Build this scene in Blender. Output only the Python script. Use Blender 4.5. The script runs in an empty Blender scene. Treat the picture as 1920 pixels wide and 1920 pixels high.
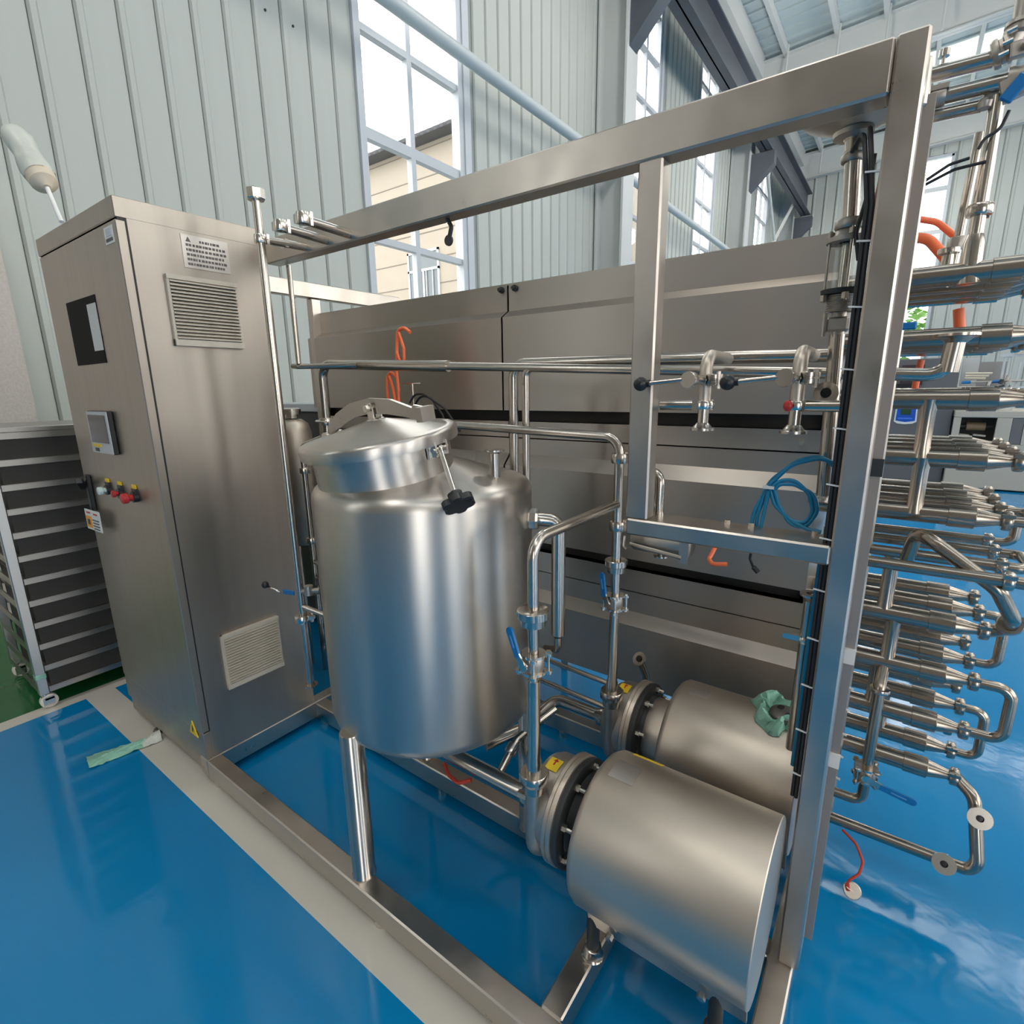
import bpy, bmesh, math, random
from mathutils import Vector, Matrix
random.seed(7)
S = bpy.context.scene
COL = S.collection

# ------------------------------------------------------------------ camera, sky, lights, exposure
yaw, pitch, roll = (math.radians(a) for a in (36.2327, 13.2067, -0.8227))
fw = Vector((-math.sin(yaw)*math.cos(pitch), math.cos(yaw)*math.cos(pitch), -math.sin(pitch)))
rt = Vector((math.cos(yaw), math.sin(yaw), 0)); up = rt.cross(fw)
r2 = math.cos(roll)*rt + math.sin(roll)*up; u2 = -math.sin(roll)*rt + math.cos(roll)*up
cam = bpy.data.cameras.new('camera'); cam.sensor_width = 36; cam.lens = 985.38/1920*36
cam.clip_start = 0.05; cam.clip_end = 300
co = bpy.data.objects.new('camera', cam); COL.objects.link(co)
m = Matrix((r2, u2, -fw)).transposed().to_4x4(); m.translation = (0, 0, 1.45); co.matrix_world = m
S.camera = co

W = bpy.data.worlds.new('sky'); S.world = W; W.use_nodes = True
bg = W.node_tree.nodes['Background']; bg.inputs[0].default_value = (1.0, 0.985, 0.955, 1); bg.inputs[1].default_value = 6.5
S.view_settings.view_transform = 'Standard'; S.view_settings.look = 'None'
S.view_settings.exposure = -0.18; S.view_settings.gamma = 1; S.view_settings.use_curve_mapping = False

FILL_POWER = 45
FILLS = [(-1.5, -3.5), (3.5, -3.5), (8.5, -3.5), (-1.5, 3.0), (3.5, 3.0), (8.5, 3.0), (3.5, 10), (8.5, 10), (-1.5, 13), (1.2, 20), (5.5, 20), (-1.0, 23.5), (9, 17)]  # fill lights added under the roof to brighten the hall
for (lx, ly) in FILLS:
    L = bpy.data.lights.new('hall_fill', 'AREA'); L.shape = 'RECTANGLE'; L.size = 0.7; L.size_y = 3.2
    L.energy = FILL_POWER; L.color = (1.0, 0.93, 0.84)
    o = bpy.data.objects.new('hall_fill', L); COL.objects.link(o); o.location = (lx, ly, 8.9)
for (lx, ly) in ((-2.2, 7.5), (-2.2, 15.5), (4, 7.5), (4, 15.5), (0, 22.5), (-2.2, -1)):  # added point fills that lift the roof and upper walls
    L = bpy.data.lights.new('ceiling_fill', 'POINT'); L.shadow_soft_size = .3; L.energy = 170; L.color = (1.0, 0.97, 0.92)
    o = bpy.data.objects.new('ceiling_fill', L); COL.objects.link(o); o.location = (lx, ly, 7.6)

# ------------------------------------------------------------------ materials
MATS = {}
def mat(name, col, rough=0.5, metal=0.0, noise=0.0, nscale=(8, 8, 8), bump=0.0, rvar=0.0, spec=0.5, coat=0.0, emit=None, alpha=None, trans=0.0, dirt=0.0):
    if name in MATS: return MATS[name]
    M = bpy.data.materials.new(name); M.use_nodes = True
    nt = M.node_tree; b = nt.nodes['Principled BSDF']
    b.inputs['Base Color'].default_value = (*col, 1); b.inputs['Roughness'].default_value = rough
    b.inputs['Metallic'].default_value = metal; b.inputs['Specular IOR Level'].default_value = spec
    b.inputs['Coat Weight'].default_value = coat
    b.inputs['Transmission Weight'].default_value = trans
    if emit:
        b.inputs['Emission Color'].default_value = (*emit[0], 1); b.inputs['Emission Strength'].default_value = emit[1]
    if noise or bump or rvar or dirt:
        tc = nt.nodes.new('ShaderNodeTexCoord'); mp = nt.nodes.new('ShaderNodeMapping'); mp.inputs['Scale'].default_value = nscale
        nt.links.new(tc.outputs['Object'], mp.inputs[0])
        nz = nt.nodes.new('ShaderNodeTexNoise'); nz.inputs['Scale'].default_value = 1.0; nz.inputs['Detail'].default_value = 4
        nt.links.new(mp.outputs[0], nz.inputs['Vector'])
        if noise:
            mr = nt.nodes.new('ShaderNodeMapRange'); mr.inputs['To Min'].default_value = 1-noise; mr.inputs['To Max'].default_value = 1+noise
            mr.inputs['From Min'].default_value = 0.3; mr.inputs['From Max'].default_value = 0.7
            nt.links.new(nz.outputs['Fac'], mr.inputs['Value'])
            vm = nt.nodes.new('ShaderNodeVectorMath'); vm.operation = 'SCALE'; vm.inputs[0].default_value = col
            nt.links.new(mr.outputs[0], vm.inputs['Scale']); nt.links.new(vm.outputs[0], b.inputs['Base Color'])
        if rvar:
            mr2 = nt.nodes.new('ShaderNodeMapRange'); mr2.inputs['From Min'].default_value = 0.3; mr2.inputs['From Max'].default_value = 0.7
            mr2.inputs['To Min'].default_value = max(0.02, rough-rvar); mr2.inputs['To Max'].default_value = rough+rvar
            nt.links.new(nz.outputs['Fac'], mr2.inputs['Value']); nt.links.new(mr2.outputs[0], b.inputs['Roughness'])
        if bump:
            bp = nt.nodes.new('ShaderNodeBump'); bp.inputs['Strength'].default_value = bump; bp.inputs['Distance'].default_value = 0.004
            nt.links.new(nz.outputs['Fac'], bp.inputs['Height']); nt.links.new(bp.outputs[0], b.inputs['Normal'])
    MATS[name] = M
    return M
STEEL = (0.66, 0.625, 0.58)
M_pipe = mat('polished_pipe_steel', (0.55, 0.505, 0.45), 0.22, 1, rvar=0.04, nscale=(6, 6, 6))
M_tube = mat('exchanger_tube_steel', (0.43, 0.375, 0.315), 0.24, 1, rvar=0.04, nscale=(6, 6, 6))
M_panel = mat('brushed_panel_steel', (0.50, 0.455, 0.405), 0.30, 1, noise=0.03, nscale=(3, 3, .5), rvar=0.02)
M_cab = mat('brushed_cabinet_steel', (0.47, 0.425, 0.37), 0.33, 1, noise=0.04, nscale=(26, 26, .9), rvar=0.03)
M_tank = mat('satin_tank_steel', (0.58, 0.545, 0.50), 0.30, 1, noise=0.03, nscale=(30, 30, .6), rvar=0.03)
M_frame = mat('mill_frame_steel', (0.56, 0.51, 0.455), 0.34, 1, noise=0.06, nscale=(9, 9, 9), rvar=0.08)
M_shroud = mat('matte_shroud_steel', (0.64, 0.57, 0.49), 0.44, 1, noise=0.05, nscale=(5, 5, 5), rvar=0.05)
M_cast = mat('cast_steel', (0.50, 0.46, 0.41), 0.45, 1, noise=0.08, nscale=(30, 30, 30), bump=0.08)
M_bolt = mat('bolt_steel', (0.74, 0.70, 0.64), 0.22, 1)
M_dark = mat('dark_iron', (0.03, 0.032, 0.033), 0.45)
M_black = mat('black_plastic', (0.014, 0.014, 0.016), 0.35)
M_rubber = mat('black_cable_rubber', (0.02, 0.02, 0.022), 0.5)
M_void = mat('dark_recess_shade', (0.045, 0.042, 0.038), 0.5, 0.6)  # near-black colour standing for shade inside gaps and recesses
M_blue = mat('blue_vinyl_grip', (0.004, 0.16, 0.43), 0.4)
M_bluehose = mat('blue_air_hose', (0.006, 0.19, 0.36), 0.3)
M_orange = mat('orange_air_hose', (1.0, 0.20, 0.075), 0.35)
M_redcord = mat('red_cord', (0.55, 0.06, 0.03), 0.5)
M_redwire = mat('red_brown_wire', (0.30, 0.055, 0.04), 0.5)
M_red = mat('red_button', (0.50, 0.03, 0.03), 0.35)
M_green = mat('pale_green_button', (0.62, 0.74, 0.70), 0.4)
M_yellow = mat('yellow_sticker', (0.80, 0.55, 0.02), 0.5)
M_white = mat('white_label', (0.78, 0.78, 0.76), 0.5)
M_beige = mat('beige_vent_plastic', (0.60, 0.54, 0.44), 0.5)
M_ventback = mat('vent_filter_dark', (0.05, 0.045, 0.04), 0.8)
M_hmi = mat('grey_hmi_bezel', (0.50, 0.51, 0.52), 0.4)
M_screen = mat('dark_screen', (0.06, 0.045, 0.05), 0.15)
M_film = mat('green_wrapping_film', (0.30, 0.60, 0.47), 0.3, noise=0.2, nscale=(30, 30, 30), bump=0.4, trans=0.15)
M_clearfilm = mat('milky_plastic_wrap', (0.62, 0.64, 0.58), 0.35, noise=0.08, nscale=(20, 20, 20), bump=0.3, trans=0.1)
M_cream = mat('cream_plastic', (0.62, 0.54, 0.42), 0.5)
M_wall = mat('pale_green_wall_panel', (0.47, 0.495, 0.46), 0.42, noise=0.03, nscale=(6, 6, 0.5), spec=0.4)
M_wallback = mat('wall_joint_backing', (0.30, 0.33, 0.31), 0.7)
M_hall = mat('dim_hall_wall', (0.21, 0.185, 0.155), 0.6, noise=0.03)
M_column = mat('pale_grey_column_paint', (0.55, 0.565, 0.55), 0.5, noise=0.03, nscale=(3, 3, 1))
M_roof = mat('blue_grey_roof_sheet', (0.52, 0.58, 0.58), 0.5)
M_beamw = mat('pale_roof_beam_paint', (0.60, 0.61, 0.585), 0.5)
M_crane = mat('dark_grey_crane_beam_paint', (0.075, 0.085, 0.10), 0.45, noise=0.1, nscale=(2, 2, 2))
M_stucco = mat('rough_stucco', (0.52, 0.475, 0.43), 0.85, noise=0.06, nscale=(60, 60, 60), bump=0.9)
M_frameW = mat('white_window_frame', (0.52, 0.55, 0.58), 0.4)
M_cart = mat('cart_steel', (0.40, 0.385, 0.36), 0.36, 1, noise=0.08, nscale=(5, 5, 5))
M_cartpost = mat('cart_post_steel', (0.58, 0.58, 0.57), 0.3, 1)
M_wheel = mat('white_caster_nylon', (0.66, 0.65, 0.58), 0.5)
M_mach_dark = mat('dark_grey_cabinet_paint', (0.125, 0.125, 0.128), 0.45)
M_mach_beige = mat('beige_machine_paint', (0.44, 0.41, 0.35), 0.45)
M_mach_white = mat('light_machine_paint', (0.55, 0.57, 0.57), 0.45)
M_mach_in = mat('machine_inside', (0.05, 0.045, 0.04), 0.6)
M_brown = mat('brown_roll_film', (0.30, 0.20, 0.11), 0.45)
M_hmib = mat('blue_panel_print', (0.012, 0.085, 0.45), 0.35)
M_hmig = mat('dark_green_lcd', (0.02, 0.07, 0.03), 0.3)
M_cream_ext = mat('cream_facade_tile', (0.30, 0.255, 0.205), 0.7, noise=0.03, nscale=(2, 2, 2))
M_roofext = mat('grey_roof_tile', (0.09, 0.092, 0.10), 0.7)
M_leaf = mat('leaf_green', (0.16, 0.34, 0.07), 0.6, noise=0.3, nscale=(3, 3, 3))
M_bark = mat('bark_brown', (0.16, 0.11, 0.07), 0.8)
M_blackwin = mat('black_window_film', (0.006, 0.006, 0.006), 0.6, spec=0.1)
M_ink = mat('dark_engraving', (0.12, 0.11, 0.10), 0.5)
M_metalplate = mat('etched_nameplate', (0.52, 0.495, 0.46), 0.42, 1)
M_tie = mat('white_cable_tie', (0.75, 0.75, 0.73), 0.4)
M_trayblk = mat('brownish_cable_duct', (0.42, 0.37, 0.33), 0.45, 0.6)

def brushed(M, r, an, vec=(0, 0, 1)):
    nt = M.node_tree; b = nt.nodes['Principled BSDF']; c = nt.nodes.new('ShaderNodeCombineXYZ')
    for k in range(3): c.inputs[k].default_value = vec[k]
    for l in list(b.inputs['Roughness'].links): nt.links.remove(l)
    b.inputs['Roughness'].default_value = r; b.inputs['Anisotropic'].default_value = an; nt.links.new(c.outputs[0], b.inputs['Tangent'])
brushed(M_tank, .35, .72); brushed(M_panel, .40, .75); brushed(M_cab, .42, .6)
def glassmat():
    M = bpy.data.materials.new('clear_pane_glass'); M.use_nodes = True; nt = M.node_tree
    for n in list(nt.nodes):
        if n.type != 'OUTPUT_MATERIAL': nt.nodes.remove(n)
    out = [n for n in nt.nodes if n.type == 'OUTPUT_MATERIAL'][0]
    t = nt.nodes.new('ShaderNodeBsdfTransparent'); t.inputs[0].default_value = (0.95, 0.97, 0.97, 1)
    g = nt.nodes.new('ShaderNodeBsdfGlossy'); g.inputs['Roughness'].default_value = 0.03
    lw = nt.nodes.new('ShaderNodeLayerWeight'); pw = nt.nodes.new('ShaderNodeMath'); pw.operation = 'POWER'; pw.inputs[1].default_value = 5.0
    nt.links.new(lw.outputs['Facing'], pw.inputs[0])
    f = nt.nodes.new('ShaderNodeMath'); f.operation = 'MULTIPLY_ADD'; f.inputs[1].default_value = 0.22; f.inputs[2].default_value = 0.02; nt.links.new(pw.outputs[0], f.inputs[0])
    x = nt.nodes.new('ShaderNodeMixShader')
    nt.links.new(f.outputs[0], x.inputs[0]); nt.links.new(t.outputs[0], x.inputs[1]); nt.links.new(g.outputs[0], x.inputs[2])
    nt.links.new(x.outputs[0], out.inputs[0]); return M
M_glass = glassmat()

def floormat():
    M = bpy.data.materials.new('painted_epoxy_floor'); M.use_nodes = True; nt = M.node_tree; b = nt.nodes['Principled BSDF']
    N = nt.nodes.new; Lk = nt.links.new
    tc = N('ShaderNodeTexCoord'); sp = N('ShaderNodeSeparateXYZ'); Lk(tc.outputs['Object'], sp.inputs[0])
    def cmp(sock, op, v):
        n = N('ShaderNodeMath'); n.operation = op; Lk(sock, n.inputs[0]); n.inputs[1].default_value = v; return n.outputs[0]
    def mul(a, c):
        n = N('ShaderNodeMath'); n.operation = 'MULTIPLY'; Lk(a, n.inputs[0]); Lk(c, n.inputs[1]); return n.outputs[0]
    def mx(a, c):
        n = N('ShaderNodeMath'); n.operation = 'MAXIMUM'; Lk(a, n.inputs[0]); Lk(c, n.inputs[1]); return n.outputs[0]
    X, Y = sp.outputs[0], sp.outputs[1]
    l1 = mul(mul(cmp(Y, 'GREATER_THAN', 0.617), cmp(Y, 'LESS_THAN', 0.738)), cmp(X, 'GREATER_THAN', -3.06))
    l2 = mul(cmp(X, 'GREATER_THAN', -3.14), cmp(X, 'LESS_THAN', -3.055))
    white = mx(l1, l2); green = cmp(X, 'LESS_THAN', -3.10)
    nz = N('ShaderNodeTexNoise'); nz.inputs['Scale'].default_value = 1.3; nz.inputs['Detail'].default_value = 3; Lk(tc.outputs['Object'], nz.inputs['Vector'])
    def mixc(fac, a, c):
        n = N('ShaderNodeMix'); n.data_type = 'RGBA'; Lk(fac, n.inputs[0])
        for s, v in ((n.inputs[6], a), (n.inputs[7], c)):
            if isinstance(v, tuple): s.default_value = v
            else: Lk(v, s)
        return n.outputs[2]
    blue = mixc(nz.outputs['Fac'], (0.0012, 0.185, 0.44, 1), (0.002, 0.235, 0.52, 1))
    c = mixc(green, blue, (0.014, 0.125, 0.035, 1)); c = mixc(white, c, (0.60, 0.57, 0.50, 1))
    Lk(c, b.inputs['Base Color'])
    b.inputs['Roughness'].default_value = 0.09; b.inputs['Specular IOR Level'].default_value = 0.5
    nz2 = N('ShaderNodeTexNoise'); nz2.inputs['Scale'].default_value = 14; nz2.inputs['Detail'].default_value = 2; Lk(tc.outputs['Object'], nz2.inputs['Vector'])
    bp = N('ShaderNodeBump'); bp.inputs['Strength'].default_value = 0.06; bp.inputs['Distance'].default_value = 0.01
    Lk(nz2.outputs['Fac'], bp.inputs['Height']); Lk(bp.outputs[0], b.inputs['Normal'])
    return M

# ------------------------------------------------------------------ mesh builder
V3 = lambda p: Vector(p)
def basis(d):
    d = Vector(d).normalized()
    a = Vector((0, 0, 1)) if abs(d.z) < 0.9 else Vector((1, 0, 0))
    u = a.cross(d).normalized(); v = d.cross(u)
    return u, v, d
class MB:
    def __init__(s): s.v = []; s.f = []; s.sm = []
    def add(s, vs, fs, smooth=False):
        o = len(s.v); s.v += [tuple(p) for p in vs]
        for f in fs: s.f.append(tuple(i+o for i in f)); s.sm.append(smooth)
        return s
    def box(s, x0, x1, y0, y1, z0, z1, bev=0.0):
        x0, x1 = min(x0, x1), max(x0, x1); y0, y1 = min(y0, y1), max(y0, y1); z0, z1 = min(z0, z1), max(z0, z1)
        return s.obox(((x0+x1)/2, (y0+y1)/2, (z0+z1)/2), (1, 0, 0), (0, 1, 0), (0, 0, 1), (x1-x0)/2, (y1-y0)/2, (z1-z0)/2, bev)
    def obox(s, c, ax, ay, az, hx, hy, hz, bev=0.0):
        c = V3(c); ax, ay, az = V3(ax).normalized(), V3(ay).normalized(), V3(az).normalized()
        if not bev:
            vs = [c+ax*hx*i+ay*hy*j+az*hz*k for k in (-1, 1) for j in (-1, 1) for i in (-1, 1)]
            return s.add(vs, [(0, 2, 3, 1), (4, 5, 7, 6), (0, 1, 5, 4), (2, 6, 7, 3), (0, 4, 6, 2), (1, 3, 7, 5)])
        b = min(bev, hx*.9, hy*.9, hz*.9); vs = []; idx = {}
        for k in (-1, 1):
            for j in (-1, 1):
                for i in (-1, 1):
                    for n, (bx, by, bz) in enumerate(((0, b, b), (b, 0, b), (b, b, 0))):
                        idx[(i, j, k, n)] = len(vs); vs.append(c+ax*(hx-bx)*i+ay*(hy-by)*j+az*(hz-bz)*k)
        fs = []
        for sgn in (-1, 1):
            q = [(sgn, -1, -1), (sgn, 1, -1), (sgn, 1, 1), (sgn, -1, 1)]; f = [idx[(*t, 0)] for t in q]; fs.append(f if sgn > 0 else f[::-1])
            q = [(-1, sgn, -1), (-1, sgn, 1), (1, sgn, 1), (1, sgn, -1)]; f = [idx[(*t, 1)] for t in q]; fs.append(f if sgn > 0 else f[::-1])
            q = [(-1, -1, sgn), (1, -1, sgn), (1, 1, sgn), (-1, 1, sgn)]; f = [idx[(*t, 2)] for t in q]; fs.append(f if sgn > 0 else f[::-1])
        for a in (-1, 1):
            for d in (-1, 1):
                for (p, q, n1, n2) in (((-1, a, d), (1, a, d), 1, 2), ((a, -1, d), (a, 1, d), 0, 2), ((a, d, -1), (a, d, 1), 0, 1)):
                    fs.append((idx[(*p, n1)], idx[(*q, n1)], idx[(*q, n2)], idx[(*p, n2)]))
        for i in (-1, 1):
            for j in (-1, 1):
                for k in (-1, 1): fs.append((idx[(i, j, k, 0)], idx[(i, j, k, 1)], idx[(i, j, k, 2)]))
        return s.add(vs, fs)
    def lathe(s, o, d, prof, n=24, smooth=True, sharp=35, ref=None):
        """prof: list of (axial, radius); crisp rings where the profile turns hard"""
        o = V3(o); u, v, d = basis(d)
        for k in range(len(prof)-1):
            (a0, r0), (a1, r1) = prof[k], prof[k+1]
            ring = lambda a, r: [o+d*a+(u*math.cos(2*math.pi*i/n)+v*math.sin(2*math.pi*i/n))*r for i in range(n)]
            if r0 < 1e-6 and r1 < 1e-6: continue
            if r0 < 1e-6: s.add([o+d*a0]+ring(a1, r1), [(0, 1+(i+1) % n, 1+i) for i in range(n)][::1], smooth)
            elif r1 < 1e-6: s.add(ring(a0, r0)+[o+d*a1], [(i, (i+1) % n, n) for i in range(n)], smooth)
            else: s.add(ring(a0, r0)+ring(a1, r1), [(i, (i+1) % n, n+(i+1) % n, n+i) for i in range(n)], smooth)
        return s
    def cyl(s, p, q, r, n=16, r1=None):
        p, q = V3(p), V3(q); L = (q-p).length; r1 = r if r1 is None else r1
        return s.lathe(p, q-p, [(0, 0), (0, r), (L, r1), (L, 0)], n)
    def tube(s, pts, r, n=12, bend=0.0, caps=True, seg=6):
        """swept round pipe along points with filleted corners"""
        P = [V3(p) for p in pts]
        if isinstance(r, (list, tuple)) and bend > 0:
            O = P; cum = [0]
            for a, b in zip(O, O[1:]): cum.append(cum[-1]+(b-a).length)
            rl = list(r)
            def rad(f):
                t = f*cum[-1]
                for i in range(len(O)-1):
                    if t <= cum[i+1]+1e-9: return rl[i]+(rl[i+1]-rl[i])*(t-cum[i])/max(1e-9, cum[i+1]-cum[i])
                return rl[-1]
            r = None
        if bend > 0 and len(P) > 2:
            Q = [P[0]]
            for i in range(1, len(P)-1):
                a, b, c = P[i-1], P[i], P[i+1]; d1 = (a-b); d2 = (c-b); l1, l2 = d1.length, d2.length; d1.normalize(); d2.normalize()
                ang = d1.angle(d2)
                if ang > math.pi-0.02: Q.append(b); continue
                t = min(bend/math.tan(ang/2), l1*.49, l2*.49); R = t*math.tan(ang/2)
                cen = b+(d1+d2).normalized()*(R/math.sin(ang/2))
                s0 = b+d1*t-cen; s1 = b+d2*t-cen; tot = s0.angle(s1); ax = s0.cross(s1).normalized()
                for k in range(seg+1): Q.append(cen+Matrix.Rotation(tot*k/seg, 3, ax) @ s0)
            Q.append(P[-1]); P = Q
        P2 = [P[0]]
        for p in P[1:]:
            if (p-P2[-1]).length > 1e-5: P2.append(p)
        P = P2
        if r is None:
            cc = [0]
            for a, b in zip(P, P[1:]): cc.append(cc[-1]+(b-a).length)
            r = [rad(c/cc[-1]) for c in cc]
        u, v, _ = basis(P[1]-P[0]); rings = []; prev = (P[1]-P[0]).normalized()
        for i, p in enumerate(P):
            d = (P[min(i+1, len(P)-1)]-P[max(i-1, 0)]).normalized()
            q = prev.rotation_difference(d); u = q @ u; v = q @ v; prev = d
            rr = r[i] if isinstance(r, (list, tuple)) else r
            rings.append([p+(u*math.cos(2*math.pi*k/n)+v*math.sin(2*math.pi*k/n))*rr for k in range(n)])
        vs = [p for R_ in rings for p in R_]; fs = []
        for i in range(len(P)-1):
            for k in range(n): fs.append((i*n+k, i*n+(k+1) % n, (i+1)*n+(k+1) % n, (i+1)*n+k))
        s.add(vs, fs, True)
        if caps:
            s.add(rings[0], [tuple(range(n))[::-1]]); s.add(rings[-1], [tuple(range(n))])
        return s
    def prism(s, poly, o, ax, ay, az, h):
        """2-D polygon in plane (ax, ay) at o, thickness h along az (centred)"""
        o, ax, ay, az = V3(o), V3(ax).normalized(), V3(ay).normalized(), V3(az).normalized(); n = len(poly)
        vs = [o+ax*a+ay*b+az*(h/2*t) for t in (-1, 1) for a, b in poly]
        return s.add(vs, [tuple(range(n))[::-1], tuple(range(n, 2*n))]+[(i, (i+1) % n, n+(i+1) % n, n+i) for i in range(n)])
    def sphere(s, c, r, n=14, sx=1, sy=1, sz=1):
        c = V3(c); k = n//2; vs = [c+Vector((0, 0, -r*sz))]
        for j in range(1, k):
            t = -math.pi/2+math.pi*j/k
            for i in range(n):
                a = 2*math.pi*i/n; vs.append(c+Vector((r*sx*math.cos(t)*math.cos(a), r*sy*math.cos(t)*math.sin(a), r*sz*math.sin(t))))
        vs.append(c+Vector((0, 0, r*sz))); fs = [(0, 1+(i+1) % n, 1+i) for i in range(n)]
        for j in range(k-2):
            for i in range(n): fs.append((1+j*n+i, 1+j*n+(i+1) % n, 1+(j+1)*n+(i+1) % n, 1+(j+1)*n+i))
        e = 1+(k-2)*n; fs += [(e+i, e+(i+1) % n, len(vs)-1) for i in range(n)]
        return s.add(vs, fs, True)
    def build(s, name, material, parent=None, off=None, kind=None):
        off = V3(off) if off is not None else (V3(parent['_o']) if parent is not None and '_o' in parent else Vector((0, 0, 0)))
        me = bpy.data.meshes.new(name); me.from_pydata([tuple(V3(p)-off) for p in s.v], [], s.f)
        me.polygons.foreach_set('use_smooth', s.sm); me.materials.append(material); me.update()
        bm = bmesh.new(); bm.from_mesh(me); bmesh.ops.remove_doubles(bm, verts=bm.verts, dist=2e-5)
        bmesh.ops.recalc_face_normals(bm, faces=bm.faces)
        for e in bm.edges:
            if len(e.link_faces) == 2 and e.link_faces[0].normal.angle(e.link_faces[1].normal, 0) > 0.75: e.smooth = False
        bm.to_mesh(me); bm.free()
        o = bpy.data.objects.new(name, me); COL.objects.link(o)
        if parent is not None: o.parent = parent; o['_o'] = tuple(off)
        else: o.location = off; o['_o'] = tuple(off)
        if kind: o['kind'] = kind
        return o
def thing(name, label, cat, loc, group=None):
    o = bpy.data.objects.new(name, None); COL.objects.link(o); o.location = loc; o.empty_display_size = 0.1
    o['label'] = label; o['category'] = cat; o['_o'] = tuple(loc)
    if group: o['group'] = group
    return o
def tag(o, label, cat, group=None):
    o['label'] = label; o['category'] = cat
    if group: o['group'] = group
    return o
def lab(o, t): o['label'] = t; return o
def struct(name, mb, material, parent=None):
    o = mb.build(name, material, parent, off=(0, 0, 0) if parent is None else None)
    o['kind'] = 'structure'; return o
def box(*a, **k): return MB().box(*a, **k)
def copyof(o, parent, loc=None):
    c = o.copy(); COL.objects.link(c); c.parent = parent
    if loc is not None: c.location = loc
    return c
def star(c, d, r, h, lobes=6, depth=0.16, n=48):
    """lobed hand knob"""
    mb = MB(); u, v, d = basis(d); c = V3(c); rings = []
    for t, k in ((0, .86), (.12, 1), (.88, 1), (1, .86)):
        rings.append([c+d*(h*t)+(u*math.cos(2*math.pi*i/n)+v*math.sin(2*math.pi*i/n))*(r*k*(1-depth*(0.5-0.5*math.cos(lobes*2*math.pi*i/n))**2)) for i in range(n)])
    vs = [p for R_ in rings for p in R_]; fs = [(j*n+i, j*n+(i+1) % n, (j+1)*n+(i+1) % n, (j+1)*n+i) for j in range(3) for i in range(n)]
    mb.add(vs, fs, True); mb.add(rings[0], [tuple(range(n))[::-1]]); mb.add(rings[-1], [tuple(range(n))]); return mb

# pipe fittings ------------------------------------------------------------
def clamp_mb(c, d, r, w=0.022, k=1.55):
    """tri-clamp ferrule joint with wing nut; d = pipe direction"""
    u, v, d = basis(d); c = V3(c); mb = MB()
    mb.lathe(c-d*w/2, d, [(0, r), (0, r*k*.92), (w*.18, r*k), (w*.82, r*k), (w, r*k*.92), (w, r)], 20)
    e = c+(u*-0.8+v*0.6)*r*k
    mb.obox(e, u, v, d, r*.32, r*.32, w*.62); mb.cyl(e-v*r*.55, e+v*r*.5, r*.16, 8)
    return mb
def union_mb(c, d, r, k=1.9):
    """screwed union: slotted round nut over a liner"""
    u, v, d = basis(d); c = V3(c); mb = MB(); w = r*1.5
    mb.lathe(c, d, [(0, r), (0, r*k*.95), (w*.08, r*k), (w*.92, r*k), (w, r*k*.95), (w, r*1.05)], 24)
    for i in range(4):
        a = math.pi/4+i*math.pi/2; q = (u*math.cos(a)+v*math.sin(a)); mb.obox(c+d*w*.5+q*r*k, q, d, q.cross(d), r*.1, w*.35, r*.22)
    mb.lathe(c-d*w*.95, d, [(0, r), (0, r*k*.78), (w*.85, r*k*.8), (w*.9, r*k*.66), (w*.95, r*k*.66)], 24)
    return mb
def flange_mb(c, d, r, k=2.0, t=0.006):
    u, v, d = basis(d); mb = MB()
    mb.lathe(c, d, [(-.012, r*1.02), (-t*.2, r*k*.8), (0, r*k), (t, r*k), (t, r*.78), (-.02, r*.78)], 28); return mb
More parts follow.
